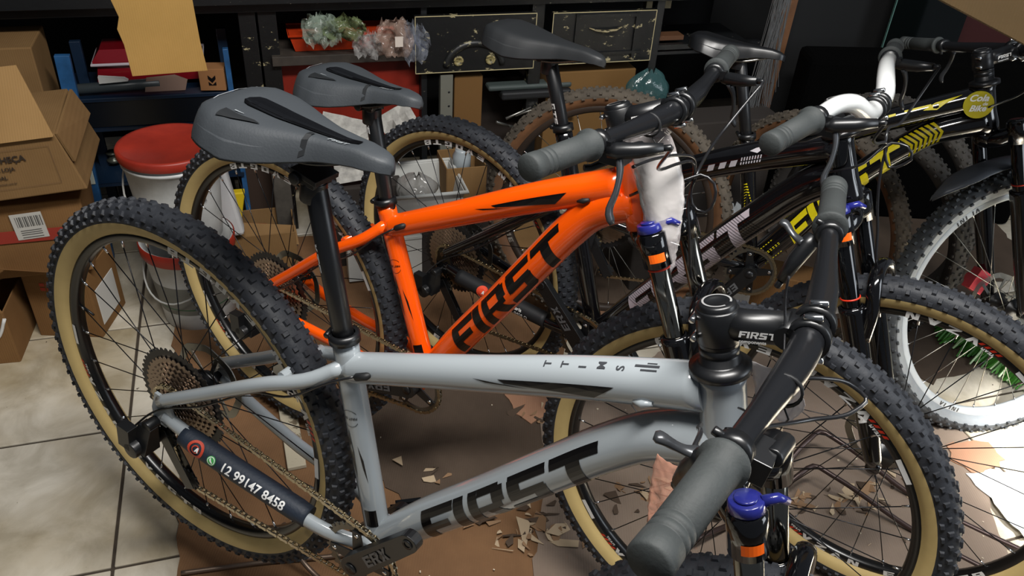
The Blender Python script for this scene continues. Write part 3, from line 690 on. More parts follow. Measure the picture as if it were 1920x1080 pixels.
# ---- decals
def dt_first(X, u0, h, m, wide=1.12, v0=None, name='frame_lettering', gap=.1):
    V, F = block_text('FIRST', h, .38, wide, gap, .1)
    return decal([((V,F), X['DT'].wrap(u0, -h*.5 if v0 is None else v0))], name, m, X['root'])
dt_first(G, .152, .057, black_ink, 1.40, -.0335); dt_first(O, .152, .057, black_ink, 1.40, -.0335)
dt_first(Cb, .152, .060, silver_ink, 1.33, -.034)
for X in (G, O):
    tt, st = X['TT'], X['ST']
    decal([(swoosh([(.0,.007),(.01,.002),(.1,-.007),(.135,-.011),(.165,.006)]), tt.wrap(.29, .0)), (swoosh([(0,.006),(.02,.001),(.085,-.006),(.05,-.0005)]), tt.wrap(.25, .001))], 'top_tube_blade', black_ink, X['root'])
    for q_, f_ in ((swoosh([(0,-.001),(.06,.009),(.095,.0),(.05,-.003)]), st.wrap(.145, .004)), (swoosh([(.0,-.008),(.045,-.0065),(.075,-.001),(.03,-.004)]), st.wrap(.135, -.006)), (quad2(.034,.02,2,5), st.wrap(.045,-.018))): decal([(q_, f_)], 'seat_tube_blade', black_ink, X['root'])
    # round badge
    items = [(font_text('FIRST BIKE', .0042, .02, .003), (lambda V, st=st: st.wrap(.262, -.002)(np.stack([-V[:,1], V[:,0]-.012],1))))]
    ring = []
    for r0 in (.0135,):
        k = 28; a = np.linspace(.5, PI-.5, k); V = np.concatenate([np.stack([r*np.sin(a), r*np.cos(a)],1) for r in (r0-.0008,r0)]); F = [(i,i+1,k+i+1,k+i) for i in range(k-1)]
        items += [((V,F), st.wrap(.262,-.002)), ((V*[-1,1],F), st.wrap(.258,-.002))]
    decal(items, 'round_badge', black_ink, X['root'])
# SMITT letters on the grey top tube
V, F = font_text('S', .009, .03)
it = []
for k, chh in enumerate('SMITT'):
    V, F = font_text(chh, .0105, .02, .004); w = V[:,0].max()
    it.append(((V,F), (lambda V, k=k: G['TT'].wrap(.466-k*.0245, .026)(np.stack([-V[:,1], V[:,0]], 1)))))
decal(it, 'top_tube_lettering', mat('dark_grey_ink','#3a3c40',.4), G['root'])
decal([(quad2(.03,.003,3,1), G['TT'].wrap(.478,.033)),(quad2(.02,.002,3,1), G['TT'].wrap(.486,.028)),(quad2(.012,.0016,3,1), G['TT'].wrap(.492,.038))], 'small_print', MATS['dark_grey_ink'], G['root'])
# cable port and inner cable
for X in (G, O, Cb):
    q = X['TT'].wrap(.035, .0); b = MB(); c0 = q(np.array([[.0,0.]]))[0]; c1 = q(np.array([[.026,.002]]))[0]
    b.tube([c0+[0,.004,0], c0+[0,-.003,0]*1+(c1-c0)*.3, c1+[0,-.002,0], c1+(c1-c0)*.2+[0,.004,0]], [.003,.006,.006,.003], 10); b.build('cable_port', [matt_black], X['root'])
    hose(X['root'], [c0+[0,-.002,0], c0+[-.03,-.012,-.022], (.27,-.05,.575 if X is not Cb else .6), (.2,-.046,.535), (.1,-.062,.45), (-.02,-.075,.36), (-.055,-.088,.31)], .002, name='shift_cable')
for X in (O,):
    q = X['DT'].wrap(.62, -.0); 
for X in (G, O):
    q = X['TT'].wrap(.475 if X is G else .47, -.012); b = MB(); c0 = q(np.array([[0,0.]]))[0]; c1 = q(np.array([[.024,0.]]))[0]
    b.tube([c0, c0*.5+c1*.5-[0,.002,0], c1], [.002,.005,.003], 8); b.build('frame_port', [X['paint'] if X is G else matt_black], X['root'])
# sleeve with the phone number on the grey chainstay
navy = mat('navy_neoprene', '#1d2633', .62, bump=.15, bscale=200)
pts = smooth_path([(.055,-.0655,.352),(.12,-.062,.346),(.2,-.0565,.340),(.28,-.051,.335),(.325,-.047,.331)], 24)
b = MB(); b.tube(pts, [.0188]*2+[.0198]*20+[.0188]*2, 24); slv = b.build('chainstay_sleeve', [navy], G['root'])
SL = Path(pts[[0,6,12,18,23]], .0205, 24)
items_w = [(font_text('12 99147 8458', .0165, .02, .004, wide=.97), SL.wrap(.098, .004, .0006))]
decal(items_w, 'phone_number', white_ink, slv)
def disc(r, k=20):
    a = np.linspace(0, 2*PI, k, endpoint=False); V = [(0,0)]+[(r*math.cos(q)*.5, r*math.sin(q)*.5) for q in a]+[(r*math.cos(q), r*math.sin(q)) for q in a]
    F = [(0,1+i,1+(i+1)%k) for i in range(k)]+[(1+i,1+k+i,1+k+(i+1)%k,1+(i+1)%k) for i in range(k)]; return np.array(V), F
def ringd(r0, r1, k=24):
    a = np.linspace(0, 2*PI, k, endpoint=False); V = np.concatenate([np.stack([r*np.cos(a), r*np.sin(a)],1) for r in (r0,r1)]); return V, [(i,(i+1)%k,k+(i+1)%k,k+i) for i in range(k)]
decal([(ringd(.0115,.0165), SL.wrap(.042, .011, .0006)), (ringd(.0055,.0075), SL.wrap(.042, .011, .0006))], 'round_logo', mat('logo_red','#b8402a',.5), slv)
decal([(block_text('A', .009, .1), SL.wrap(.041,.007,.0009))], 'logo_letter', white_ink, slv)
decal([(disc(.0088), SL.wrap(.078, .010, .0006))], 'messenger_icon', mat('icon_green','#3f9a4b',.5), slv)
decal([(ringd(.0062,.0074), SL.wrap(.078,.010,.0009)), (poly_text([(-.004,.003),(-.002,.0045),(-.001,.002),(.002,-.001),(.004,-.0022),(.003,-.004),(-.001,-.0025),(-.0035,.0)], .004), SL.wrap(.078,.010,.0009))], 'handset_icon', white_ink, slv)
# sleeve on the black bike
b = MB(); b.tube(pts, .02, 18); s2 = b.build('chainstay_sleeve', [mat('black_neoprene','#131417',.6)], Cb['root'])
decal([(disc(.017), SL.wrap(.09, .006, .0016))], 'round_logo', mat('logo_orange','#d9472a',.5), s2)
decal([(block_text('A', .009, .1), SL.wrap(.089,.002,.002))], 'logo_letter', white_ink, s2)
decal([(font_text('Bicicletaria', .009, .01, .004), SL.wrap(.155,.004,.0012)), (font_text('98147-8458 O', .009, .01, .004), SL.wrap(.155,-.009,.0012))], 'sleeve_lettering', white_ink, s2)
# black bike extras: top-tube ticks
tk = Cb['TT']
decal([(np.array([(0,0),(.014,0),(.022,.011),(.008,.011)]), [(0,1,2,3)]) and ((np.array([(0,0),(.014,0),(.022,.011),(.008,.011)]), [(0,1,2,3)]), tk.wrap(u, -.006)) for u in (.36,.385,.408)], 'top_tube_ticks', mat('light_ink','#b9b5ba',.4), Cb['root'])
decal([((np.array([(0,0),(.0025,0),(.0085,.013),(.006,.013)]), [(0,1,2,3)]), tk.wrap(.432+k*.0055, -.005)) for k in range(8)]+[((np.array([(0,0),(.012,.004),(.035,.006),(.015,-.006)]), [(0,1,2,3)]), tk.wrap(.455, .018))], 'top_tube_hatch', MATS['light_ink'], Cb['root'])
# stripes cutting the silver letters
V, F = block_text('FIRST', .060, .38, 1.33, .1, .1)
xs0, xs1 = V[:,0].min(), V[:,0].max(); it = []
for k in range(56):
    x = .04+(xs1-.04)*k/56; q, f = quad_grid([(x,0),(x+.0010,0),(x+.0010-.02,.060),(x-.02,.060)], 1, 8); q = np.array(q); q[:,0] += .006*np.sin(q[:,1]/.063*PI); it.append(((q,f), Cb['DT'].wrap(.152, -.034, .0014)))
decal(it, 'lettering_stripes', black_ink, Cb['root'])
# yellow graphics on bike D
dd, td = D['DT'], D['TT']
V, F = block_text('FIRST', .066, .38, 1.08, .12, .1)
decal([((V,F), dd.wrap(.13, -.037))], 'frame_lettering', yellow_ink, D['root'])
it = []
for k in range(7):
    x = .018+.009*k; it.append(((np.array([(x,-.02),(x+.0045,-.02),(x+.018,.004),(x+.0135,.004)]), [(0,1,2,3)]), dd.wrap(.02, 0))); it.append(((np.array([(x+.0135,.006),(x+.018,.006),(x+.006,.026),(x+.0015,.026)]), [(0,1,2,3)]), dd.wrap(.02,0)))
    
    for a in (0,1): x = .012*k+.006*a*0; it.append((quadp([(x,-.022),(x+.007,-.022),(x+.024,.003),(x+.017,.003)]), dd.wrap(.495, 0))); it.append((quadp([(x+.017,.003),(x+.024,.003),(x+.010,.034),(x+.003,.034)]), dd.wrap(.495,0)))
tag(decal(it, 'chevron_print', yellow_ink, D['root']), kind='stuff')
decal([(quad2(.16,.006,8,1), td.wrap(.22,.012)),(quad2(.06,.005,4,1), td.wrap(.40,.014)),(quad2(.05,.006,4,1), td.wrap(.05,.012)),(poly_text([(0,0),(.03,.012),(.09,.016),(.05,.004),(.03,-.006)],.02), td.wrap(.44,.008))], 'top_tube_print', yellow_ink, D['root'])
it = []
for k in range(10): it.append(((np.array([(.008*k,-.012+.0015*k),(.008*k+.004,-.012+.0015*k),(.008*k+.004,.012-.001*k),(.008*k,.012)]), [(0,1,2,3)]), D['ST'].wrap(.17, 0)))
decal(it, 'seat_tube_print', yellow_ink, D['root'])
# round shop sticker at the head of bike D
sm = flat_map((.838,-.034,.862), (1,0,.02), (0,0,1), .0)
decal([(disc(.033,32), sm)], 'round_sticker', mat('sticker_yellow','#b4a81c',.45), D['root'])
sm2 = flat_map((.838,-.0348,.862), (1,0,.02), (0,0,1), .0)
decal([(font_text('Cola', .016, .03, shear=.35), lambda V: sm2(V@np.array([[.97,.2],[-.2,.97]])+[-.024,.004])), (font_text('de', .008, .03, shear=.3), lambda V: sm2(V@np.array([[.97,.2],[-.2,.97]])+[.008,.0])), (font_text('Bike', .015, .03, shear=.35), lambda V: sm2(V@np.array([[.97,.2],[-.2,.97]])+[-.016,-.019]))], 'sticker_lettering', white_ink, D['root'])
# seatpost lettering
for X, u in ((G,.115),(Cb,.12),(O,.03)):
    V, F = block_text('XTS' if X is G else 'GTS', .011, .1, 1.2, .25)
    GLm = X['post']; decal([((V,F), GLm.wrap(u-.03, -.0145 if X is G else -.01))], 'seatpost_lettering', white_ink, X['root'])
# lettering on the forks (drive side lower leg)
for X in (Cb, O):
    fh = X['fh']; V, F = block_text('EXA', .02, 0, 1.1, .2)
    def leg(V, fh=fh): a = (V[:,1]-.010)/.0228; return fh-Yv*.065+U*(.17-V[:,0:1])+.0232*(np.cos(a)[:,None]*-Yv+np.sin(a)[:,None]*Pf)
    decal([((V,F), leg)], 'fork_lettering', white_ink, X['fk'])
# hoses
S_ = lambda X, p: tuple(X['S'].to_3x3() @ Vector(p)) if False else p
hose(O['root'], [O['S']@Vector(O['m2-1']), (.930,-.095,.963), (.937,-.06,.962), (.946,-.02,.955), (.946,-.0,.918), (.944,.0,.88), (.953,.0,.84), (.960,.01,.79), (.966,.02,.746), (.972,.05,.719), (.99,.07,.70)])
hose(O['root'], [O['S']@Vector(O['m21']), (.935,.12,.955), (.943,.04,.940), (.948,.0,.925), (.945,.0,.90), (.955,.0,.876), (.975,.0,.874), (.984,.0,.895), (.977,.0,.925), (.958,.0,.932), (.94,-.02,.925), (.90,-.035,.91), (.86,-.034,.88)])
hose(O['root'], [(.915,-.17,.985), (.92,-.10,.978), (.935,-.05,.972), (.945,-.01,.955), (.945,.0,.93), (.93,-.02,.90), (.88,-.035,.872)], name='shift_cable')
hose(G['root'], [(.892,.02,.961),(.923,.05,.962),(.957,.08,.951),(.975,.08,.944),(.968,.06,.935),(.932,.02,.928),(.896,-.04,.939),(.879,-.07,.946),(.862,-.09,.95)], .0026)
hose(G['root'], [G['S']@Vector(G['m2-1']), (.845,-.14,.97), (.838,-.09,.935), (.835,-.04,.90)], .0026)
hose(G['root'], [(.849,.0,1.085), (.853,-.002,1.068), (.864,-.01,1.044), (.877,-.03,1.023), (.891,-.06,1.002), (.89,-.07,.975), (.862,-.036,.94)], .0013, name='shift_cable')
hose(Cb['root'], [Cb['S']@Vector(Cb['m2-1']), (.938,-.05,.98), (.945,0,.965), (.947,0,.93), (.96,0,.86), (.974,0,.813), (.99,.0,.75), (1.0,.04,.70)])
hose(Cb['root'], [Cb['S']@Vector(Cb['m21']), (.935,.12,.975), (.94,.0,.975), (.948,0,.945), (.96,0,.928), (.98,0,.94), (.99,0,.955), (.98,0,.97), (.955,0,.972), (.92,-.03,.93), (.87,-.034,.90)])
hose(D['root'], [D['S']@Vector(D['m2-1']), (.93,-.08,.95), (.91,-.04,.9), (.86,-.034,.86)])
# cable ties on the bars
for X, yy in ((G,-.115),(O,-.1)):
    b = MB(); q = X['cl']+Yv*yy-Pf*.004; b.lathe([(-.0015,.0152),(-.0015,.0178),(.0015,.0178),(.0015,.0152)], q, Yv, 20); b.tube([q-U*.017, q-U*.03+Pf*.004, q-U*.04+Yv*.01], .001, 6); b.build('cable_tie', [matt_black], X['root'], X['S'])
# mudguard on the front of bike D
b = MB(); fh = D['fh']; pts = []
rows = []
for i in range(14):
    u = i/13; a = math.radians(78+ (62)*u); rr_ = .40+.012*u; c = fh+np.array([rr_*math.cos(a),0,rr_*math.sin(a)]); wv = np.interp(u,[0,.2,.8,1],[.02,.045,.05,.004])
    rows.append([c+np.array([0,wv*k,-.014*abs(k)**2]) for k in (-1,-.6,0,.6,1)])
V = [p for r_ in rows for p in r_]; F = [(i*5+j,i*5+j+1,(i+1)*5+j+1,(i+1)*5+j) for i in range(13) for j in range(4)]
b.add(V, F); mg = b.build('mudguard', [mat('mudguard_plastic','#54575c',.35)], D['root'], D['S']); mod = mg.modifiers.new('solid','SOLIDIFY'); mod.thickness = .002
V, F = block_text('FENDER', .012, .2, 1.2, .15)
def mgm(V):
    a = math.radians(96)+V[:,0]/.41; return fh+np.stack([(.4145)*np.cos(a), -.006-V[:,1]*1.0-.0, (.4115)*np.sin(a)], 1)
decal([((V[:, :]*[1,1],F), mgm)], 'mudguard_lettering', MATS['light_ink'], mg)
# pink brake caliper
b = MB(); b.box(fh+np.array([-.06,.055,.05]), (.045,.03,.06), Ry(.4)); b.cyl(fh+np.array([-.06,.04,.05]), fh+np.array([-.06,.085,.05]), .018, 14); b.build('brake_caliper', [mat('anodised_pink','#e0525c',.3,metal=.3)], D['root'], D['S'], bevel=.004)

# ------------------------------------------------------------ the room
AF = .33; EF = np.array([math.cos(AF), math.sin(AF), 0]); NF = np.array([math.sin(AF), -math.cos(AF), 0]); OF = np.array([-.4,2.62,0])
FM = M4(np.stack([EF, -NF, [0,0,1]], 1), OF)          # furniture frame: x along the counter, -y towards the room
def fx(s_, k=0, z=0): return FM @ Matrix.Translation((s_, -k, z))
class Thing:
    def __init__(s, name, m4, label, cat, group=None): s.o = empty(name, m4, label, cat, group)
def one(name, mb, mats, m4, label, cat, group=None, bevel=0, kind=None):
    o = mb.build(name, mats, bevel=bevel); o.matrix_world = m4; return tag(o, label, cat, group, kind)
def noise_poly(P, amp=.012, step=.035, seed=1):
    r = np.random.default_rng(seed); out = []
    for i in range(len(P)):
        a = np.array(P[i], float); c = np.array(P[(i+1) % len(P)], float); L = np.linalg.norm(c-a); n = max(1, int(L/step))
        for k in range(n): out.append(a+(c-a)*k/n+(r.normal(size=2)*amp if k else 0))
    return out
# tiles: each one a slab with a dark joint around it
tile_m = mat('dirty_cream_tile', '#b3aa97', .38, spec=.4); nt = tile_m.node_tree; bs = nt.nodes['Principled BSDF']
tc = nt.nodes.new('ShaderNodeTexCoord'); oi = nt.nodes.new('ShaderNodeObjectInfo'); va = nt.nodes.new('ShaderNodeVectorMath'); va.operation = 'MULTIPLY_ADD'
va.inputs[1].default_value = (1,1,1); cmb = nt.nodes.new('ShaderNodeCombineXYZ'); ml_ = nt.nodes.new('ShaderNodeMath'); ml_.operation = 'MULTIPLY'; ml_.inputs[1].default_value = 37
nt.links.new(oi.outputs['Random'], ml_.inputs[0]); nt.links.new(ml_.outputs[0], cmb.inputs[0]); nt.links.new(ml_.outputs[0], cmb.inputs[1])
nt.links.new(tc.outputs['Object'], va.inputs[0]); nt.links.new(cmb.outputs[0], va.inputs[2])
def nz(scale, det, p0, p1, c0, c1, rough=.6, dist=0):
    n = nt.nodes.new('ShaderNodeTexNoise'); n.inputs['Scale'].default_value = scale; n.inputs['Detail'].default_value = det; n.inputs['Roughness'].default_value = rough; n.inputs['Distortion'].default_value = dist
    nt.links.new(va.outputs[0], n.inputs['Vector']); r = nt.nodes.new('ShaderNodeValToRGB'); r.color_ramp.elements[0].position = p0; r.color_ramp.elements[1].position = p1
    r.color_ramp.elements[0].color = lin(c0); r.color_ramp.elements[1].color = lin(c1); nt.links.new(n.outputs['Fac'], r.inputs['Fac']); return r
def mixc(a, b_, kind, fac=1.):
    m = nt.nodes.new('ShaderNodeMix'); m.data_type = 'RGBA'; m.blend_type = kind; m.inputs['Factor'].default_value = fac; nt.links.new(a.outputs[0] if hasattr(a,'outputs') else a, m.inputs['A']); nt.links.new(b_.outputs[0], m.inputs['B']); return m
r1 = nz(6, 8, .38, .62, '#b8b09f', '#d8d1c2', .65, .6); r2 = nz(2.2, 4, .35, .6, '#d3c9b4', '#ffffff'); r3 = nz(45, 3, .235, .265, '#5d5347', '#ffffff', .5)
m1 = mixc(r1, r2, 'MULTIPLY'); m2_ = nt.nodes.new('ShaderNodeMix'); m2_.data_type = 'RGBA'; m2_.blend_type = 'MULTIPLY'; m2_.inputs['Factor'].default_value = 1
nt.links.new(m1.outputs['Result'], m2_.inputs['A']); nt.links.new(r3.outputs[0], m2_.inputs['B']); nt.links.new(m2_.outputs['Result'], bs.inputs['Base Color'])
grout = mat('dirty_grout', '#4a4034', .9, noise=.5, nscale=30, col2='#342c24')
fb = MB(); fb.box((.3,1.4,-.05), (6.4,5.6,.09)); floor = tag(fb.build('floor', [grout]), kind='structure')
TS = .434; JT = np.array([-.955,1.469]); ang = math.radians(19.06)
tb = MB(); q = TS-.0075; tb.box((0,0,-.003), (q,q,.006)); tile_me = tb.mesh('tile', [tile_m])
for i in range(-4,8):
    for j in range(-4,5):
        c = JT+(i+.5)*TS*np.array([math.cos(ang), math.sin(ang)])+(j+.5)*TS*np.array([-math.sin(ang), math.cos(ang)])
        if -2.5 < c[0] < 3.1 and -.2 < c[1] < 3.4:
            o = obj('tile', tile_me, floor, Matrix.Translation((c[0],c[1],rng.uniform(-.0012,.0))) @ Matrix.Rotation(ang+rng.normal()*.002, 4, 'Z')); md = o.modifiers.new('bevel','BEVEL'); md.width = .0015; md.segments = 1
# walls
wall_m = mat('dark_wall', '#17191b', .9, noise=.5, nscale=3, col2='#0b0c0d')
b = MB(); b.box((1.0,.95,1.0), (5.2,.08,2.2)); w = b.build('wall_back', [wall_m]); w.matrix_world = fx(0,0); w['kind'] = 'structure'
b = MB(); b.box((0,0,1.0), (.08,3.2,2.2)); w = b.build('wall_left', [wall_m]); w.matrix_world = Matrix.Translation((-2.35,1.5,0)); w['kind'] = 'structure'

# cardboard on the floor
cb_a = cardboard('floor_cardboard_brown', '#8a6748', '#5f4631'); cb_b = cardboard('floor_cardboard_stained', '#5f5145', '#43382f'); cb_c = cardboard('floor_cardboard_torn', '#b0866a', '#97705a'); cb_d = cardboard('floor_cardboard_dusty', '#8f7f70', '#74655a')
def sheet(P, z, th, m, label, seed, amp=.006, step=.03, name='cardboard_sheet'):
    P = noise_poly(P, amp, step, seed); c = np.mean(P, 0); b = MB(); b.prism([(p[0]-c[0], p[1]-c[1]) for p in P], (0,0,0), (1,0,0), (0,1,0), th)
    return one(name, b, [m], Matrix.Translation((c[0],c[1],z)), label, 'cardboard', 'flattened cardboard on the floor')
sheet([(-1.011,1.921),(-.925,1.707),(-.797,1.377),(-.759,1.303),(-.665,1.03),(-.60,.62),(-.10,.50),(.12,1.15),(.13,1.62),(.20,2.10),(-.3,2.5),(-.85,2.42)], .0005, .004, cb_a, 'large brown cardboard sheet under the rear wheels of the light grey and orange bicycles', 3, .004)
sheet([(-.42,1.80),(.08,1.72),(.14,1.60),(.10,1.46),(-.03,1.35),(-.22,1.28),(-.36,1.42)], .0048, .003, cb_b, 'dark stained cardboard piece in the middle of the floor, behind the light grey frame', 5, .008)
sheet([(-.017,1.70),(.147,1.695),(.2,1.66),(.146,1.621),(.096,1.595),(.075,1.573),(.046,1.60),(.023,1.64)], .0082, .003, cb_c, 'small salmon-brown torn cardboard flap left of the front tyre of the orange bicycle', 8, .005, .018)
sheet([(.10,1.66),(.3,1.78),(.551,2.0),(.908,2.15),(1.226,1.80),(1.27,1.588),(1.21,1.35),(1.13,1.0),(.95,.45),(.1,.35),(.09,1.113),(.112,1.39)], .0052, .004, cb_d, 'dusty grey-brown cardboard sheet under the front wheels', 11, .005)
r = np.random.default_rng(5)
flk = MB()
for (cx, cy, n, sp) in ((.07,1.22,26,.06),(.13,1.24,14,.05),(.36,1.37,24,.05),(.36,1.76,18,.05),(.74,1.365,14,.03),(.87,1.39,22,.05),(.98,1.44,16,.04),(-.15,1.38,6,.04),(.08,1.6,8,.04),(.5,1.5,8,.12),(.9,1.2,8,.12),(.0,1.3,8,.1)):
    for k in range(n):
        o = np.array([cx+r.normal()*sp, cy+r.normal()*sp*.6, .0098+r.uniform(0,.004)]); m = r.integers(4,7); a = np.sort(r.uniform(0,2*PI,m)); s_ = r.uniform(.006,.028)*(1 if r.random() < .8 else 1.5); t = r.uniform(-.25,.25,2); th = r.uniform(0,PI)
        X = np.array([math.cos(th), math.sin(th), t[0]]); Y = np.array([-math.sin(th)*.45, math.cos(th)*.45, t[1]]); flk.prism([(s_*math.cos(q), s_*math.sin(q)) for q in a], o, X, Y, .0012, int(r.integers(0,3)))
tag(flk.build('cardboard_scraps', [mat('scrap_pale','#b9a487',.9), mat('scrap_brown','#8d6f52',.9), mat('scrap_dark','#4c3d30',.9)]), 'torn pale flakes of cardboard scattered on the floor sheets', 'scraps', kind='stuff')
b = MB(); 
for k in range(70):
    p = (r.uniform(-.6,1.2), r.uniform(1.0,2.0), .0105); b.box(p, (r.uniform(.002,.006),r.uniform(.002,.005),.002), Rz(r.uniform(0,3)))
tag(b.build('debris', [mat('crumb','#cbbfa8',.9)]), 'pale crumbs scattered over the cardboard on the floor', 'debris', kind='stuff')
b = MB(); P = noise_poly([(1.201,1.50),(1.333,1.515),(1.42,1.44),(1.40,1.32),(1.259,1.30),(1.231,1.404)], .004, .02, 4); b.prism([tuple(p-np.array([1.3,1.4])) for p in P], (0,0,0), (1,0,0), (0,1,0), .0015)
one('paper_sheet', b, [mat('paper_white','#f1f1ee',.7)], Matrix.Translation((1.3,1.4,.011)), 'torn white paper lying in the bright daylight at the right edge of the floor', 'paper')
b = MB(); P = noise_poly([(1.19,1.60),(1.313,1.622),(1.33,1.56),(1.303,1.53),(1.24,1.50),(1.19,1.535)], .007, .02, 6); b.prism([tuple(p-np.array([1.25,1.57])) for p in P], (0,0,0), (1,0,0), (0,1,0), .003)
one('cardboard_sheet', b, [cb_c], Matrix.Translation((1.25,1.57,.0095)), 'crumpled light brown cardboard scrap between the right front tyres', 'cardboard', 'flattened cardboard on the floor')
# bicycle floor stands
def pipe(P, r=.006, n=30): b = MB(); b.tube(smooth_path(P, n), r, 10); return b
stm = mat('brown_steel_rod', '#4a3c39', .35, metal=.5)
st = empty('bicycle_stand', Matrix.Translation((.8,1.4,0)), 'dark bent-rod floor stand seen through the spokes of the orange front wheel', 'bicycle stand')
for P in ([(-.35,-.12,.05),(-.109,.034,.02),(-.02,.115,.075),(.02,.146,.08),(.06,.12,.075),(.22,.011,.02),(.5,-.18,.012)], [(-.35,-.2,.05),(-.125,-.036,.02),(-.07,.0,.07),(-.028,.023,.08),(.01,.0,.075),(.181,-.098,.02),(.46,-.29,.012)]): pipe(P, .0065, 60).build('rod', [stm], st)
st = empty('bicycle_stand', Matrix.Translation((-.5,1.1,0)), 'steel rod stand under the rear wheel of the light grey bicycle', 'bicycle stand')
for P in ([(-.16,-.05,.012),(.0,-.01,.012),(.2,.03,.014),(.26,.05,.014)], [(-.05,.05,.012),(.03,.015,.05),(.06,.0,.13),(.09,-.02,.05),(.2,-.09,.012)]): pipe(P, .0055, 40).build('rod', [mat('worn_steel_rod','#7b6a5c',.4,metal=.7)], st)
b = MB(); b.box((0,0,.006), (.045,.40,.012)); one('wooden_batten', b, [chipped('dirty_white_wood','#b5ac96','#6b5f4c',.56,14,.8)], Matrix.Translation((-.565,1.55,.0055)) @ Matrix.Rotation(math.radians(21), 4, 'Z'), 'dirty off-white batten lying on cardboard behind the light grey rear wheel', 'batten', bevel=.002)
b = MB(); b.box((0,0,.016), (.085,.055,.018)); b.box((.0,.03,.016), (.06,.01,.026)); b.box((0,-.03,.016), (.06,.01,.026)); b.cyl((.04,0,.016), (.065,0,.016), .007); one('pedal', b, [gloss_black], Matrix.Translation((-.2,1.24,.005)) @ Matrix.Rotation(.25, 4, 'Z'), 'glossy black pedal on the floor beyond the bottom bracket of the light grey bicycle', 'pedal', bevel=.003)

# ---- counter with drawers and cubby
blk = chipped('chipped_black_paint', '#0c0d0e', '#a79c78', .60, 24); blk2 = chipped('dark_counter_paint', '#111315', '#8f8a7a', .64, 26); pale = mat('bare_wood_edge', '#b3a77f', .7)
T = Thing('workbench', fx(.4,0), 'long black counter with chipped paint, two drawers and a cubby', 'counter').o
def part(name, boxes, m, par, bevel=.0015, ml=None):
    b = MB()
    for c, sz in boxes: b.box(c, sz)
    return b.build(name, [m], par, ml, bevel)
part('counter_top', [((-.35,.28,.83),(2.7,.66,.05))], blk2, T); part('apron', [((-.35,.0,.79),(2.7,.03,.034))], blk2, T)
for x, w_ in ((-.826,.055),(-.885,.05),(-.34,.02),(.05,.045),(.50,.03)): part('upright', [((x,.02,.39),(w_,.04,.775))], blk if w_ > .03 else blk2, T)
part('side_panel', [((-1.1,.42,.4),(.45,.02,.78))], mat('black_panel','#0b0b0c',.7), T)
part('cubby_shelf', [((-.59,.15,.62),(.47,.34,.03))], mat('grimy_shelf_wood','#3f372f',.7,noise=.5,nscale=20,col2='#241f1b'), T); part('cubby_back', [((-.59,.33,.7),(.5,.015,.2)),((-.82,.18,.7),(.012,.3,.2))], mat('cubby_inside','#1d1613',.8), T)
part('red_panel', [((-.58,.04,.44),(.46,.012,.33))], mat('red_metal','#8e2414',.45,noise=.5,nscale=9,col2='#641a10'), T)
part('back_panel', [((.2,.5,.4),(1.6,.02,.78))], mat('inner_dark','#0d0e0f',.9), T)
def drawer(x0, x1, z0, z1):
    b = MB(); b.box(((x0+x1)/2,-.018,(z0+z1)/2), (x1-x0,.022,z1-z0)); d = b.build('drawer', [blk], T, bevel=.002)
    e = MB(); t = .0022
    for c, sz in ((((x0+x1)/2,-.0295,z1-.001),(x1-x0,.002,t)),(((x0+x1)/2,-.0295,z0+.001),(x1-x0,.002,t)),((x0+.001,-.0295,(z0+z1)/2),(t,.002,z1-z0)),((x1-.001,-.0295,(z0+z1)/2),(t,.002,z1-z0))): e.box(c, sz)
    e.build('worn_edge', [pale], d); return d
d1 = drawer(-.375,.035,.562,.75); d2 = drawer(.092,.472,.57,.748)
b = MB(); a = np.linspace(.12, PI-.12, 22); c0 = np.array([-.175,-.031,.572])
b.tube([c0+[.098*math.cos(q),-.0,.085*math.sin(q)] for q in a], .011, 8, flat=(1,.7)); b.build('drawer_pull', [chipped('pull_paint','#1b1c1c','#8a8468',.56,40)], d1)
for s in (-1,1):
    b = MB(); q = c0+[s*.055,.0,.028]; b.lathe([(0,.001),(0,.018),(-.004,.016),(-.004,.011),(-.001,.009),(-.001,.001)], q, (0,1,0), 18); b.build('drawer_rosette', [chipped('rosette','#8f8358','#3a3526',.52,90)], d1)
b = MB()
for c, sz in (((.18,-.031,.66),(.012,.01,.165)),((.40,-.031,.66),(.012,.01,.165)),((.29,-.031,.735),(.22,.01,.012)),((.30,-.031,.605),(.26,.012,.01))): b.box(c, sz)
b.build('panel_moulding', [blk], d2)
b = MB(); b.tube([(.225,-.032,.694),(.25,-.04,.687),(.285,-.043,.684),(.32,-.04,.687),(.345,-.032,.694)], [.003,.007,.009,.007,.003], 8, flat=(.5,1.)); b.build('drawer_pull', [chipped('pull_worn','#9b8f6c','#2a2620',.5,60)], d2)
# slotted metal upright
b = MB(); b.box((0,0,.27), (.042,.004,.56)); b.box((-.02,.012,.27),(.003,.024,.56)); 
for k in range(10): b.lathe([(0,.0001),(0,.004),(.0005,.004)], (.008,-.0024,.04+.05*k), (0,1,0), 10, m=1)
one('slotted_upright', b, [mat('dull_steel','#7a7a70',.5,metal=.3), matt_black], fx(.133,.02), 'grey perforated steel upright below the drawer with the arched pull', 'upright')
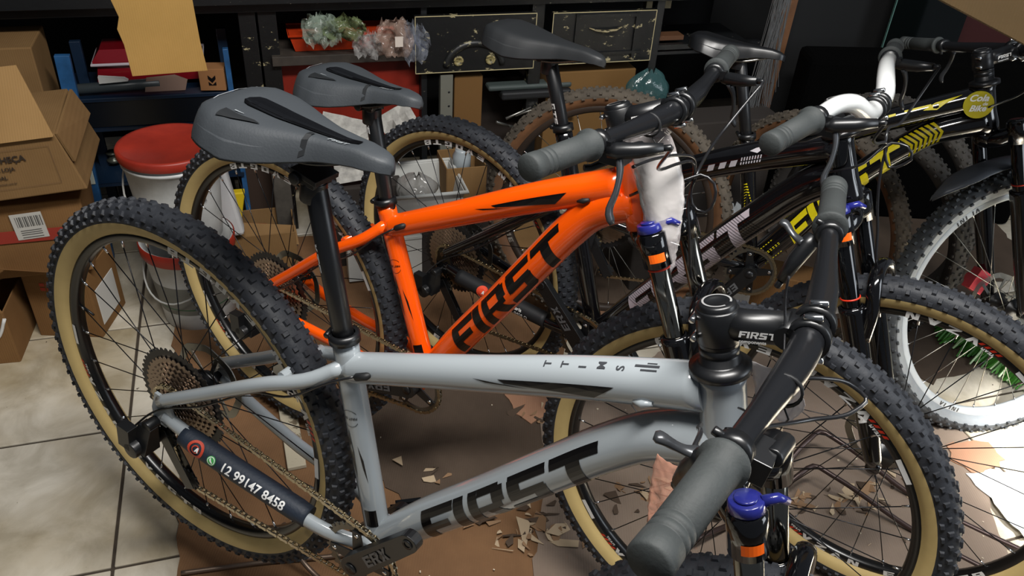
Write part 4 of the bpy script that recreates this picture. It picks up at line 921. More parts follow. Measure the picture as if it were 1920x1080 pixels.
# things below the counter
b = MB(); b.box((0,0,.485), (.31,.05,.02)); b.box((.02,.02,.46),(.26,.12,.03),m=1); one('toolbox', b, [mat('grey_green_plastic','#3c4543',.6), matt_black], fx(.44,-.02), 'dark case with a grey-green rim below the first drawer', 'case', bevel=.008)
ob = MB(); ob.box((.02,.12,.24),(.21,.2,.46)); one('wooden_crate', ob, [mat('dark_brown_wood','#2c2018',.8,noise=.5,nscale=8,col2='#191310')], fx(.36,-.12), 'dark brown crate standing below the drawers', 'crate', bevel=.004)
ordn = ['first','second','third','fourth','fifth','sixth','seventh']
for k in range(7):
    b = MB(); L = r.uniform(.05,.09); b.cyl((0,0,0), (L,0,0), .004+.002*r.random(), 8, r2=.003); b.box((L,0,0), (.02,.012,.008)); 
    one('crank_tool', b, [mat('tool_steel','#8c8b86',.35,metal=.9)], fx(.32+.035*k,.0,.36+.01*(k%3)) @ Euler((r.uniform(-.3,.3), r.uniform(-.6,.6), r.uniform(-.4,.4))).to_matrix().to_4x4(), ordn[k]+' small steel tool from the left on the dark crate beside the brown tyre', 'tool', 'steel tools on the crate')
# right part of the counter
b = MB(); b.box((.2,0,.6),(.42,.02,.018)); b.box((.2,.15,.575),(.42,.3,.012)); one('shelf_board', b, [blk2], fx(.93,-.02), 'narrow dark shelf right of the drawers', 'shelf')
b = MB(); b.box((0,0,.008),(.14,.05,.016)); one('wood_offcut', b, [mat('brown_wood','#5a3a22',.7)], fx(.97,-.08,.61), 'brown wood offcut on the dark shelf right of the drawers', 'wood')
b = MB(); b.box((0,0,0),(.10,.03,.05)); one('paper_box', b, [mat('beige_card','#8c8267',.8)], fx(.945,-.12,.735), 'small beige carton tucked under the counter right of the drawers', 'box', bevel=.002)
# tray and bags in the cubby
b = MB(); w_, h_ = .34, .052
b.hexa([(-.15,0,0),(.15,0,0),(.15,.1,0),(-.15,.1,0),(-.165,-.012,h_),(.17,-.012,h_),(.17,.11,h_),(-.165,.11,h_)]); b.tube([(-.168,-.015,h_),(.172,-.015,h_),(.172,.112,h_),(-.168,.112,h_)], .004, 6, closed=True)
one('plastic_tray', b, [mat('orange_tray','#cf3d12',.45,noise=.55,nscale=14,col2='#8e2a0d')], fx(-.20,-.02,.637), 'scuffed orange plastic tray in the cubby of the counter', 'tray')
def blob(w, h, d, seed, lobes=4, n=14, sag=.3):
    rr = np.random.default_rng(seed); b = MB(); V = []; F = []; ph = rr.uniform(0,6,(6,))
    for i in range(n+1):
        t = i/n
        for j in range(18):
            a = 2*PI*j/18; R_ = math.sin(PI*min(max(t,.02),.98))**.6*(1+.14*math.sin(3*a+ph[0]+2*t)+.07*math.sin(7*a+ph[1]+5*t)+.03*math.sin(11*a-ph[2]+9*t)); V.append((math.cos(a)*w*.5*R_, math.sin(a)*d*.5*R_, h*(t-sag*0)+.01*math.sin(5*a+ph[3])))
    for i in range(n):
        for j in range(18): F.append((i*18+j, i*18+(j+1)%18, (i+1)*18+(j+1)%18, (i+1)*18+j))
    b.add(V, F, 0, True); return b
for (x, z, w_, h_, col, lab, seed, cov) in ((-.27,.665,.11,.085,'#aebfae','pale green knotted plastic bag at the left of the orange tray',1,.5),(-.20,.68,.13,.06,'#7c8a60','olive plastic bag behind the pale green one on the orange tray',2,.6),
        (-.13,.632,.085,.07,'#d6d2cf','clear plastic bag hanging over the front of the orange tray',3,.25),(-.045,.632,.12,.105,'#b59a8b','brownish crumpled plastic bag at the right of the orange tray',4,.6),(.025,.612,.085,.115,'#aab0bd','clear bag with dark blue straps beside the left drawer',5,.35)):
    b_ = MB()
    for q_ in range(3):
        r2_ = np.random.default_rng(seed*7+q_); n_ = 11; ph_ = r2_.uniform(0,6,2)
        V_ = [(((i/n_)-.5)*w_*(.55+.5*math.sin(PI*(j/n_)*.8+.5))+r2_.normal()*w_*.012, -.02*q_+r2_.normal()*.0035+.012*math.sin(i*.9+ph_[0]+j*.5)+.008*math.sin(i*1.7-j*.8+ph_[1]), (j/n_)*h_+r2_.normal()*.006) for j in range(n_+1) for i in range(n_+1)]
        b_.add(V_, [(j*(n_+1)+i, j*(n_+1)+i+1, (j+1)*(n_+1)+i+1, (j+1)*(n_+1)+i) for j in range(n_) for i in range(n_)], 0, True)
    one('plastic_bag', b_, [plastic_film('film_'+str(seed), col, cov*.4)], fx(x,.01,z+(.012 if z > .65 else .0)), lab, 'plastic bag')
b = MB()
for k in range(4): b.tube(smooth_path([(.0+.018*k-.03,-.0,.10),(.01*k-.02,-.02,.06),(-.02+.02*k,-.01,.02),(.012*k-.01,0,.0)],10), .003, 6)
one('strap', b, [mat('navy_strap','#161a3c',.6)], fx(.025,.015,.615), 'tangle of dark blue straps in the clear bag', 'strap')
b = MB(); b.box((0,0,.012),(.025,.003,.032)); one('label', b, [mat('paper_label','#cfc3b8',.7)], fx(-.035,.075,.675), 'white paper tag on the brownish bag', 'tag')
# panels leaning at the right: battens, spokes, glass
b = MB(); b.hexa([(-.012,-.01,.0),(.03,-.01,.0),(.03,.01,.0),(-.012,.01,.0),(-.018,-.01,1.0),(.045,-.01,1.0),(.045,.01,1.0),(-.018,.01,1.0)]); one('wooden_post', b, [mat('raw_wood','#7d5433',.7,noise=.5,nscale=9,col2='#5e3d24')], fx(1.41,-.01,.0), 'raw brown wooden post beside the hanging bundle of spokes', 'post')
sp_ = MB()
for k in range(75):
    x0_, x1_ = r.uniform(-.045,.05), r.uniform(-.05,.07); z0_ = r.uniform(.0,.28); sp_.tube([(x1_*.9+.02,r.uniform(-.02,.02),z0_),(x0_*.8+.02,r.uniform(-.015,.015),.62)], .0012, 4, smooth=False)
one('spoke_bundle', sp_, [mat('spoke_silver','#a9adb0',.3,metal=.8)], fx(1.29,.1,.27), 'loose bundle of thin silver spokes hanging in front of the wooden post', 'spokes', kind='stuff')
b = MB(); b.box((.2,.0,.5),(.36,.006,1.0)); b.box((.022,0,.5),(.004,.0065,1.0),m=1); one('glass_pane', b, [mat('dark_glass','#0a0e0e',.08), mat('glass_edge','#5d8078',.25)], fx(1.85,.02,.0), 'dark glass pane with a pale green edge behind the white handlebar', 'glass pane')
b = MB(); b.box((.15,.05,.45),(.5,.03,.95)); one('black_board', b, [mat('matt_black_board','#08090a',.8)], fx(1.6,-.05,.0), 'black board standing behind the bundle of spokes', 'board')
b = MB(); b.box((.3,.1,.75),(.9,.03,.5)); one('red_board', b, [mat('dark_red_board','#3d1110',.7)], fx(2.1,-.05,.0), 'dark red board at the upper right behind the glass pane', 'board')

# ---- blue rack with its contents
blue = mat('blue_steel', '#2b6094', .45, noise=.4, nscale=12, col2='#183a5c'); dblue = mat('dark_blue_steel', '#0e2034', .4)
T = Thing('storage_rack', fx(-.82,.05), 'blue steel rack with crowded shelves behind the lidded bucket', 'rack').o
part('post', [((-.2,-.02,.34),(.04,.02,.68))], blue, T, ml=Matrix.Rotation(.03,4,'Y')); part('post', [((.262,.0,.34),(.016,.02,.68))], blue, T); part('post', [((-.165,.12,.34),(.03,.02,.68))], dblue, T); part('post', [((.25,.2,.34),(.03,.02,.68))], dblue, T)
for z_ in (.545,.455,.27): 
    part('shelf', [((.03,.1,z_),(.47,.24,.004)),((.03,-.018,z_-.004 if z_ != .545 else z_),(.47,.004,.012))], dblue, T)
part('shelf_front', [((.03,-.014,.5),(.46,.003,.085))], mat('dark_navy_front','#070d15',.35), T)
part('post_tag', [((-.196,-.032,.45),(.022,.003,.014)),((-.19,-.032,.35),(.018,.003,.04)),((-.187,-.032,.305),(.02,.003,.05))], mat('sticker_pale','#b9bdb0',.6), T)
b = MB(); b.box((.015,0,.03),(.31,.15,.06),taper=.93); b.box((0,0,.075),(.3,.13,.04),taper=.8); b.tube([(-.145,-.08,.058),(.17,-.08,.058),(.17,.07,.058),(-.145,.07,.058)], .005, 8, m=1, closed=True)
one('tool_case', b, [mat('wine_red_gloss','#6d0f18',.15,coat=.8), mat('pale_trim','#a8a0a5',.3)], fx(-.80,-.09,.565), 'glossy wine-red case on the top shelf of the blue rack', 'case', bevel=.006)
b = MB(); b.cyl((-.13,0,0),(.10,.0,.008),.016,14); one('tube_part', b, [mat('grey_tube','#3a4144',.35)], fx(-.86,.03,.567), 'grey metal tube on the top shelf of the blue rack', 'tube')
b = MB(); b.hexa([(-.04,-.01,0),(.04,-.01,.004),(.04,.01,.004),(-.04,.01,0),(-.04,-.008,.02),(.03,-.008,.012),(.03,.008,.012),(-.04,.008,.02)]); one('white_part', b, [mat('offwhite_plastic','#c4c4bf',.5)], fx(-.885,.04,.588), 'small off-white part on the grey tube of the blue rack', 'part')
b = MB(); b.prism([(-.06,0),(.055,.0),(.065,.03),(.03,.045),(-.05,.04)], (0,0,0), (1,0,0), (0,.3,1), .01); one('packet', b, [mat('pinkish_card','#7d6558',.8)], fx(-.745,.04,.553), 'pinkish-brown cardboard packet on the top shelf under the red case', 'packet')
b = MB(); b.box((0,0,.034),(.075,.06,.068)); bo = one('small_box', b, [mat('kraft_box','#8a5f38',.8)], fx(-.605,.03,.553) @ Matrix.Rotation(-.12,4,'Z'), 'small kraft box with a black arrow mark at the right of the blue rack', 'box', bevel=.0015)
decal([(poly_text([(-.011,.014),(0,.004),(.011,.014),(.011,.002),(0,-.010),(-.011,.002)],.01), flat_map((0,-.0305,.035), (1,0,0), (0,0,1))), (poly_text([(-.011,-.006),(0,-.016),(.011,-.006),(.011,-.018),(-.011,-.018)],.01), flat_map((0,-.0305,.035), (1,0,0), (0,0,1)))], 'arrow_mark', black_ink, bo)
hub_lab = ['first from the left','second from the left','third from the left','third from the right','second from the right','rightmost','second from the left','third from the left','leftmost','rightmost']
hub_bits = [(-.86,.47,'#2c2f33'),(-.80,.47,'#16181b'),(-.745,.47,'#3a3d40'),(-.70,.468,'#202225'),(-.655,.468,'#5c5e5c'),(-.62,.468,'#222'),(-.90,.285,'#23262a'),(-.84,.285,'#3d3f3e'),(-.955,.285,'#55584f'),(-.75,.285,'#1a1b1e')]
for k, (x, z, c) in enumerate(hub_bits):
    c = c if len(c) == 7 else '#222222'; b = MB(); hh = .035+.02*r.random(); b.lathe([(0,.001),(0,.02),(hh*.3,.022),(hh*.35,.014),(hh*.8,.014),(hh*.82,.02),(hh,.02),(hh,.001)], (0,0,0), (0,0,1), 14)
    one('hub_part', b, [mat('part_'+c, c, .3, metal=.5)], fx(x,-.06,z), 'spool-shaped hub part, '+hub_lab[k]+' on the '+('middle' if z > .4 else 'lowest')+' shelf of the blue rack', 'bicycle part', 'hub parts on the blue rack')
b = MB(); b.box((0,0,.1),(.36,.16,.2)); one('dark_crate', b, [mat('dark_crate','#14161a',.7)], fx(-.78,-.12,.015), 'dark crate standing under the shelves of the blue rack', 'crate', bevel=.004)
# hanging cardboard
b = MB(); P = [(-.80,.912),(-.79,.87),(-.80,.84),(-.792,.80),(-.788,.716),(-.6,.722),(-.607,.80),(-.610,.93),(-.79,.93)]; P = [(x+.7,z-.82) for x, z in P]
b.prism(P, (0,.002,0), (1,0,0), (0,0,1), .004); hc = one('cardboard_flap', b, [cardboard('hanging_cardboard','#b58f52','#a58248', scale=6)], fx(-.7,.35,.82), 'yellowish cardboard piece hanging above the blue rack', 'cardboard', bevel=.001)
# ---- boxes at the left
kraft = cardboard('kraft_a','#836642','#705535', scale=5); kraft2 = cardboard('kraft_b','#86633d','#6f5030', scale=5); kin = cardboard('kraft_inside','#5e4326','#4a3420')
def obox(name, m4, w, d, h, m, label, t=.004, flaps=(), group=None):
    """open carton, front face at y=0 looking to -y"""
    T = empty(name, m4, label, 'cardboard box', group)
    for c, sz in (((0,0,h/2),(w,t,h)),((0,d,h/2),(w,t,h)),((-w/2,d/2,h/2),(t,d,h)),((w/2,d/2,h/2),(t,d,h)),((0,d/2,t/2),(w,d,t))):
        part('box_wall', [(c, sz)], m, T, .001)
    for f in flaps:
        b = MB(); b.hexa(f); b.build('flap', [m], T, bevel=.0008)
    return T
B1 = empty('cardboard_box', fx(-1.205,.55,0), 'large brown box with printed lettering, on top of the left stack', 'cardboard box')
b = MB(); b.hexa([(-.25,0,.462),(.285,0,.50),(.285,.3,.50),(-.25,.3,.462),(-.25,0,.62),(.245,0,.655),(.235,.3,.655),(-.25,.3,.62)]); b.build('box_body', [kraft], B1, bevel=.004)
b = MB(); b.hexa([(-.25,-.012,.615),(.243,-.012,.652),(.243,-.006,.655),(-.25,-.006,.618),(-.26,.08,.765),(.185,.08,.80),(.185,.086,.798),(-.26,.086,.763)]); fl = b.build('flap', [cardboard('kraft_flap','#9c7b50','#86683f')], B1, bevel=.001)
b = MB(); b.hexa([(.245,0,.655),(.268,.0,.58),(.28,.25,.60),(.25,.25,.67),(.251,-.002,.655),(.274,-.002,.58),(.286,.25,.60),(.256,.25,.67)]); b.build('flap', [kraft], B1)
b = MB(); b.box((.15,.02,.68),(.075,.003,.07), Rx(-.55)); b.build('tape', [mat('brown_tape','#a98c62',.25)], B1)
tm = flat_map((0,-.003,0), (1,0,.075), (-.075,0,1), .0008)
decal([(font_text('CONHEÇA', .0155, .035, .01), lambda V: tm(V+[.105,.578])), (font_text('NOSSA LOJA', .0095, .03, .01), lambda V: tm(V+[.105,.556])), (font_text('VIRTUAL', .0095, .03, .01), lambda V: tm(V+[.105,.535])), (font_text('www.lojavirtual.com.br', .0052, .01, .01), lambda V: tm(V+[.105,.520]))], 'box_lettering', mat('box_ink','#2c2118',.7), B1)
decal([(quad2(.225,.0008,12,1), lambda V: tm(V+[.045,.508])), (quad2(.225,.0008,12,1), lambda V: tm(V+[.045,.608])), (quad2(.0008,.1,1,6), lambda V: tm(V+[.2695,.508]))], 'box_frame_print', mat('box_ink_faint','#5d4530',.7), B1)
B2 = empty('cardboard_box', fx(-1.12,.50,0), 'brown box with a white barcode label and red stripe, below the printed box', 'cardboard box')
b = MB(); b.hexa([(-.3,0,.228),(.15,0,.228),(.15,.18,.228),(-.3,.18,.228),(-.3,0,.44),(.165,0,.45),(.165,.18,.45),(-.3,.18,.44)]); b.build('box_body', [kraft2], B2, bevel=.004)
b = MB(); b.box((0,.0,.112),(.34,.15,.224)); one('dark_crate', b, [mat('dark_crate2','#1a1714',.8)], fx(-1.24,.20,0) , 'dark crate hidden behind the standing boxes at the left, under the barcode box', 'crate', bevel=.003)
b = MB(); b.box((.03,-.0035,.355),(.27,.002,.035)); b.build('red_stripe', [mat('stripe_red','#8e2c1e',.7)], B2)
b = MB(); b.box((.03,-.005,.385),(.075,.002,.075), Ry(-.06)); lb = b.build('barcode_label', [mat('label_white','#b7b5ae',.6)], B2)
fm = flat_map((0,-.0066,0),(1,0,.06),(-.06,0,1),.0002)
decal([(quad2(w__,.03,1,1), (lambda V, x=x: fm(V+[x+.026,.382]))) for x, w__ in [(k*.0045,.0012+.001*(k*7%3)) for k in range(0,14)]]+[(quad2(.05,.002,1,1), (lambda V, z=z: fm(V+[.029,z]))) for z in (.37,.364,.358,.35)], 'barcode', mat('barcode_ink','#4c4c4a',.6), lb)
B2['label'] = 'brown box with a white barcode label and red stripe, below the printed box'
B5 = empty('cardboard_box', fx(-1.335,.0,0), 'shadowed box behind the top box of the left stack', 'cardboard box'); b = MB(); b.box((.02,.0,.36),(.5,.2,.72)); b.build('box_body', [kraft], B5, bevel=.004)
th = math.radians(3); M3 = Matrix.Translation((-1.352,1.81,0)) @ Matrix.Rotation(th, 4, 'Z')
B3 = obox('cardboard_box', M3 @ Matrix.Translation((.0875,0,0)), .175, .17, .22, kraft2, 'standing brown box with red mark, behind the left edge of the light grey rear tyre',
    flaps=[[(-.0875,0,.22),(.0875,0,.22),(.0875,.003,.22),(-.0875,.003,.22),(-.10,-.085,.285),(.0875,-.085,.28),(.0875,-.082,.28),(-.10,-.082,.285)]])
part('box_side_label', [((.0905,.08,.09),(.002,.12,.12))], mat('label_bright','#c9c7c2',.6), B3)
f3 = flat_map((0,-.0026,0),(1,0,0),(0,0,1),.0004)
decal([(font_text('RO', .022, .03), lambda V: f3(V+[-.028,.120])), (font_text('MA', .022, .03), lambda V: f3(V+[-.026,.090])), (font_text('1', .016, .02), lambda V: f3(V+[-.012,.058])), (quad2(.05,.0015,1,1), lambda V: f3(V+[-.028,.082])),
       (quad2(.03,.002,1,1), lambda V: f3(V+[.02,.015])), (quad2(.03,.002,1,1), lambda V: f3(V+[.02,.045])), (quad2(.002,.03,1,1), lambda V: f3(V+[.02,.015])), (quad2(.002,.03,1,1), lambda V: f3(V+[.048,.015]))], 'box_print', MATS['box_ink'], B3)
decal([(quad2(.014,.011,1,1), lambda V: f3(V+[-.045,.175])), (quad2(.014,.011,1,1), lambda V: f3(V+[-.027,.175])), (quad2(.014,.011,1,1), lambda V: f3(V+[-.045,.160])), (quad2(.014,.011,1,1), lambda V: f3(V+[-.027,.160]))], 'red_mark', mat('mark_red','#a83a25',.6), B3)
M4_ = Matrix.Translation((-1.349,1.69,0)) @ Matrix.Rotation(math.radians(15), 4, 'Z')
B4 = obox('cardboard_box', M4_ @ Matrix.Translation((-.2,0,0)), .40, .26, .17, kraft2, 'open brown box with a white strap at the left edge of the floor', flaps=[[(-.2,0,.17),(.2,0,.17),(.2,.003,.17),(-.2,.003,.17),(-.2,.06,.215),(.14,.06,.225),(.14,.063,.222),(-.2,.063,.212)]])
hose(B4, [(-.15,-.004,.10),(-.02,-.005,.07),(.1,-.005,.055),(.17,-.005,.09),(.201,-.003,.15)], .0045, 30, mat('white_strap','#d3d3d0',.5), 'strap')
for k, (p, s_, c, nm) in enumerate((((-1.46,1.84,.17),(.16,.12,.05),'#7c6344','crumpled brown paper heap in the open box at the left edge'),((-1.44,1.80,.215),(.13,.08,.03),'#b8b6ae','crumpled white paper on the open box at the left edge'),((-1.44,1.86,.25),(.15,.10,.035),'#8d7149','torn kraft piece topmost in the open box at the left edge'))):
    one('crumpled_paper', blob(s_[0], s_[2]*1.8, s_[1], 20+k, 5, 8), [mat('crumple_'+str(k), c, .85)], Matrix.Translation(p) @ Matrix.Rotation(k*.7,4,'Z'), nm, 'paper')
# ---- buckets
wh = mat('bucket_white', '#c6c7c6', .4, noise=.5, nscale=14, col2='#a2a3a0'); rd = mat('bucket_red', '#a3301f', .45, noise=.45, nscale=10, col2='#7d2116'); gy = mat('bucket_grey', '#6f6f68', .5); gr = mat('bucket_green','#2c5a3a',.5)
def bucket(m4, label, lid, bands=True):
    T = empty('bucket', m4, label, 'bucket', None)
    pr = [(0,.0001),(0,.098),(.004,.102),(.06,.107),(.0601,.107),(.078,.1085),(.0781,.1085),(.082,.109),(.0821,.109),(.16,.116),(.1601,.116),(.235,.122),(.238,.128),(.244,.128),(.246,.1225),(.262,.124),(.264,.1295),(.272,.130),(.272,.124),(.15,.112)]
    mm = [0,0,0,0,1,1,2,2,1,1,0,0,0,0,0,0,0,0,0,0] if bands else [0]*20
    b = MB(); b.lathe(pr, (0,0,0), (0,0,1), 48, mats=mm[:19]+[0]); b.build('bucket_body', [wh, gy, gr], T)
    if lid:
        b = MB(); b.lathe([(.255,.1315),(.262,.134),(.277,.134),(.281,.131),(.281,.122),(.277,.117),(.276,.0001)], (0,0,0), (0,0,1), 48); b.build('lid', [rd], T)
    else:
        b = MB(); b.lathe([(.236,.1295),(.24,.1315),(.272,.1325),(.275,.129)], (0,0,0), (0,0,1), 48); b.build('rim', [rd], T)
    b = MB(); a = np.linspace(0, PI, 20); an = 3.6
    P = [np.array([math.cos(an)*.134*math.cos(q), math.sin(an)*.134*math.cos(q), .245])+np.array([math.sin(an)*.03,-math.cos(an)*.03,-.16])*math.sin(q)*-1*-1+np.array([math.sin(an),-math.cos(an),0])*0 for q in a]
    P = [np.array([.134*math.cos(q), -.134*math.sin(q)*.96-.004, .245-.13*math.sin(q)]) for q in a]; P = [Rz(-.35)@p for p in P]
    b.tube(P, .0028, 8); b.build('handle', [mat('handle_white','#bdbdb8',.4)], T); return T
MB1 = Matrix.Translation((-.945,1.975,0)); bucket(MB1, 'white bucket with red rim and grey band, bottom one of the stack', False)
T = bucket(Matrix.Translation((-.945,1.975,.278)), 'white bucket with closed red lid, on top of the other bucket', True, False)
V, F = font_text('GOLDEN CHAR', .009, .02, .01)
decal([((V,F), lambda V: np.stack([.1195*np.cos(-1.25+V[:,0]/.1195), .1195*np.sin(-1.25+V[:,0]/.1195), .145+V[:,1]], 1))], 'bucket_lettering', mat('faded_ink','#4d4e50',.6), T)
# ---- clutter behind the wheels
b = MB(); b.hexa([(-.03,0,.0),(.05,0,.0),(.05,.06,.0),(-.03,.06,.0),(-.035,0,.23),(.02,0,.25),(.02,.06,.25),(-.035,.06,.23)]); one('white_sack', b, [mat('white_sack','#bfbfc0',.6,bump=.4,bscale=20)], fx(-.62,.3,.17), 'white sack leaning behind the rear wheel of the orange bicycle, beside the buckets', 'sack', bevel=.012)
b = MB(); b.hexa([(-.02,0,0),(.02,0,0),(.02,.03,0),(-.02,.03,0),(-.015,0,.09),(.04,0,.09),(.04,.03,.09),(-.015,.03,.09)]); one('yellow_packet', b, [mat('yellow_plastic','#c2a815',.5)], fx(-.595,.24,.20), 'yellow packet between the white sack and the open carton', 'packet', bevel=.004)
BX = obox('cardboard_box', fx(-.545,.27,.0), .25, .17, .15, kraft, 'open carton holding a red part, behind the orange rear wheel', flaps=[[(-.135,0,.15),(-.135,.16,.15),(-.132,.16,.15),(-.132,0,.15),(-.16,.02,.24),(-.09,.16,.27),(-.087,.16,.27),(-.157,.02,.24)],[(-.135,0,.15),(.135,0,.10),(.135,.004,.10),(-.135,.004,.15),(-.13,.05,.19),(.13,.05,.145),(.13,.054,.143),(-.13,.054,.188)]])
b = MB(); b.hexa([(-.06,0,0),(.06,0,0),(.06,.08,0),(-.06,.08,0),(-.05,.01,.05),(.045,.02,.035),(.045,.07,.035),(-.05,.07,.05)]); one('red_part', b, [mat('red_gloss','#9a1410',.25,coat=.6)], fx(-.545,.22,.09), 'glossy red plastic part lying in the open carton', 'part', bevel=.01)
b = MB(); b.hexa([(-.03,0,0),(.03,0,0),(.03,.02,0),(-.03,.02,0),(-.03,.0,.36),(.025,0,.36),(.025,.02,.36),(-.03,.02,.36)]); one('grey_plank', b, [mat('stained_plank','#57524a',.8,noise=.5,nscale=14,col2='#2d2a26')], fx(-.44,.12,.0), 'stained grey plank standing behind the open carton', 'plank', bevel=.004)
b = MB(); b.box((0,0,.13),(.10,.02,.26)); one('brown_board', b, [mat('dark_brown_board','#33241a',.8)], fx(-.52,.02,.09), 'dark brown board standing left of the stained grey plank', 'board')
pw = mat('newspaper','#b8b5ae',.8,noise=.5,nscale=40,col2='#7e7c78')
def crumple(w, h, seed, amp=.012, n=5):
    rr = np.random.default_rng(seed); Z = rr.normal(size=(n+1,n+1))*amp; V = [((i/n-.5)*w, Z[i][j], (j/n-.5)*h) for j in range(n+1) for i in range(n+1)]; F = [(j*(n+1)+i, j*(n+1)+i+1, (j+1)*(n+1)+i+1, (j+1)*(n+1)+i) for j in range(n) for i in range(n)]
    b = MB(); b.add(V, F, 0, False); b.add(np.array(V)+[0,.0015,0], F, 0, False); return b
for x, k, z, w_, h_, rt, sd, lab in ((-.24,.27,.47,.15,.12,.3,1,'crumpled newspaper left of the orange seatpost, below its saddle'),(-.20,.26,.36,.16,.09,-.1,2,'crumpled newspaper lying lowest of the heap left of the orange seatpost'),(-.06,.25,.47,.11,.14,-.5,3,'creased beige paper right of the orange seatpost')):
    one('crumpled_newspaper', crumple(w_, h_, sd, .006), [pw], fx(x,k,z) @ Matrix.Rotation(rt,4,'Y') @ Matrix.Rotation(-.6,4,'X'), lab, 'paper')
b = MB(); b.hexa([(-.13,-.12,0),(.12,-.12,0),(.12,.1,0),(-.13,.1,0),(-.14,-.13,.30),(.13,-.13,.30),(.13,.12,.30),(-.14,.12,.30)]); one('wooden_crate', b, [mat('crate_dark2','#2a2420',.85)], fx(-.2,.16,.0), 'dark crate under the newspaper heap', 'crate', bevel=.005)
# white basket
def basket(m4):
    T = empty('plastic_basket', m4, 'white rectangular plastic basin behind the rear wheel of the black bicycle', 'basin'); wm = mat('basin_white','#b9bab6',.45); w_, d_, h_ = .235, .22, .10
    def ringp(w, d, z): return [(-w/2,-d/2,z),(w/2,-d/2,z),(w/2,d/2,z),(-w/2,d/2,z)]
    b = MB(); o0 = ringp(w_*.86,d_*.86,0); o1 = ringp(w_,d_,h_); i1 = ringp(w_-.006,d_-.006,h_); i0 = ringp(w_*.86-.006,d_*.86-.006,.004)
    b.add(o0+o1+i1+i0, [(0,1,5,4),(1,2,6,5),(2,3,7,6),(3,0,4,7),(4,5,9,8),(5,6,10,9),(6,7,11,10),(7,4,8,11),(8,9,13,12),(9,10,14,13),(10,11,15,14),(11,8,12,15),(0,3,2,1),(12,13,14,15)], 0, False); b.build('basin_body', [wm], T, bevel=.006)
    b = MB(); b.tube(np.array([(-w_/2-.006,-d_/2-.006,h_),(w_/2+.006,-d_/2-.006,h_),(w_/2+.006,d_/2+.006,h_),(-w_/2-.006,d_/2+.006,h_)]), .007, 8, closed=True); b.build('rim', [wm], T); return T
basket(fx(-.02,.33,.235) @ Matrix.Rotation(.0,4,'Z'))
one('plastic_bag', blob(.13, .1, .13, 31), [plastic_film('film_grey','#8e8c88',.55)], fx(-.03,.33,.245), 'grey crumpled bag inside the white basin', 'plastic bag')
b = MB(); b.box((0,0,0),(.24,.05,.17)); b.box((0,-.027,.06),(.24,.004,.012)); so = one('styrofoam_block', b, [mat('styrofoam','#b4b3ad',.8,bump=.3,bscale=80)], fx(-.15,.37,.10), 'white foam slab with a small green mark, behind the orange seat tube', 'foam block', bevel=.006)
decal([(quad2(.016,.018,1,1), flat_map((-.03,-.0262,-.02),(1,0,0),(0,0,1)))], 'green_mark', mat('green_print','#2d5a3f',.6), so)
b = MB(); b.box((0,0,0),(.20,.05,.06)); one('styrofoam_block', b, [MATS['styrofoam']], fx(-.14,.345,.03), 'lower white foam strip beneath the foam slab', 'foam block', bevel=.006)
obox('cardboard_box', fx(.13,.33,.17), .13, .14, .19, kraft, 'small brown carton holding a jar, right of the white basin')
b = MB(); b.lathe([(0,.001),(0,.03),(.07,.03),(.085,.022),(.09,.022),(.09,.001)], (0,0,0), (0,0,1), 20); one('jar', b, [mat('pale_jar','#98a0a4',.3)], fx(.13,.26,.30), 'pale grey jar in the small brown carton', 'jar')
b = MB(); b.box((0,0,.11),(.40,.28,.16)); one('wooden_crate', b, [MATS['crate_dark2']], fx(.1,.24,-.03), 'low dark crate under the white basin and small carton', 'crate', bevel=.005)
B6 = empty('cardboard_box', fx(.34,.42,0), 'flat brown carton with white label, seen through the rear wheel of the black bicycle', 'cardboard box'); b = MB(); b.box((0,.0,.08),(.24,.2,.16)); b.build('box_body', [kraft], B6, bevel=.003); part('paper_label', [((.03,-.1015,.09),(.06,.002,.08))], MATS['label_white'], B6)
# carton behind the crank of the yellow bike
B7 = empty('cardboard_box', Matrix.Translation((.79,2.10,0)) @ Matrix.Rotation(-.25,4,'Z'), 'brown carton with white label behind the crank of the yellow bicycle', 'cardboard box'); b = MB(); b.box((0,0,.11),(.24,.10,.22)); b.build('box_body', [kraft2], B7, bevel=.003)
part('paper_label', [((-.075,-.051,.12),(.05,.002,.045))], MATS['label_bright'], B7)
one('plastic_bag', blob(.12,.13,.08,41), [plastic_film('film_w','#a9adb0',.6)], Matrix.Translation((.70,2.36,.16)), 'grey-white bag hanging behind the fork of the orange bicycle', 'plastic bag')
one('plastic_bag', blob(.16,.14,.1,43), [plastic_film('film_teal','#3d5f60',.5)], fx(.85,.1,.42), 'teal plastic bag below the right drawer', 'plastic bag')
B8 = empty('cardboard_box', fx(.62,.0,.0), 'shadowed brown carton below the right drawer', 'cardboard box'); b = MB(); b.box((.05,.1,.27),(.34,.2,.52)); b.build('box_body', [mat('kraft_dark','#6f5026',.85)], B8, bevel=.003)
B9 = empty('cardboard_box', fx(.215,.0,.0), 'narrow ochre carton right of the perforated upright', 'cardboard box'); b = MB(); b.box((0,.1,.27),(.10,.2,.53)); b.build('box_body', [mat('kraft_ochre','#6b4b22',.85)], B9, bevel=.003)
# carton in the upper right corner
BT = empty('cardboard_box', Matrix.Translation((.83,1.345,1.174)) @ Matrix.Scale(.83,4), 'large tan carton overhead in the upper right corner', 'cardboard box'); b = MB(); b.hexa([(-.24,.0,.05),(.0,-.02,-.04),(.45,.1,-.14),(.2,.4,-.02),(-.24,.0,.35),(.0,-.02,.30),(.45,.1,.30),(.2,.4,.35)]); b.build('box_body', [cardboard('kraft_top','#5e4b31','#4d3e28')], BT, bevel=.004)
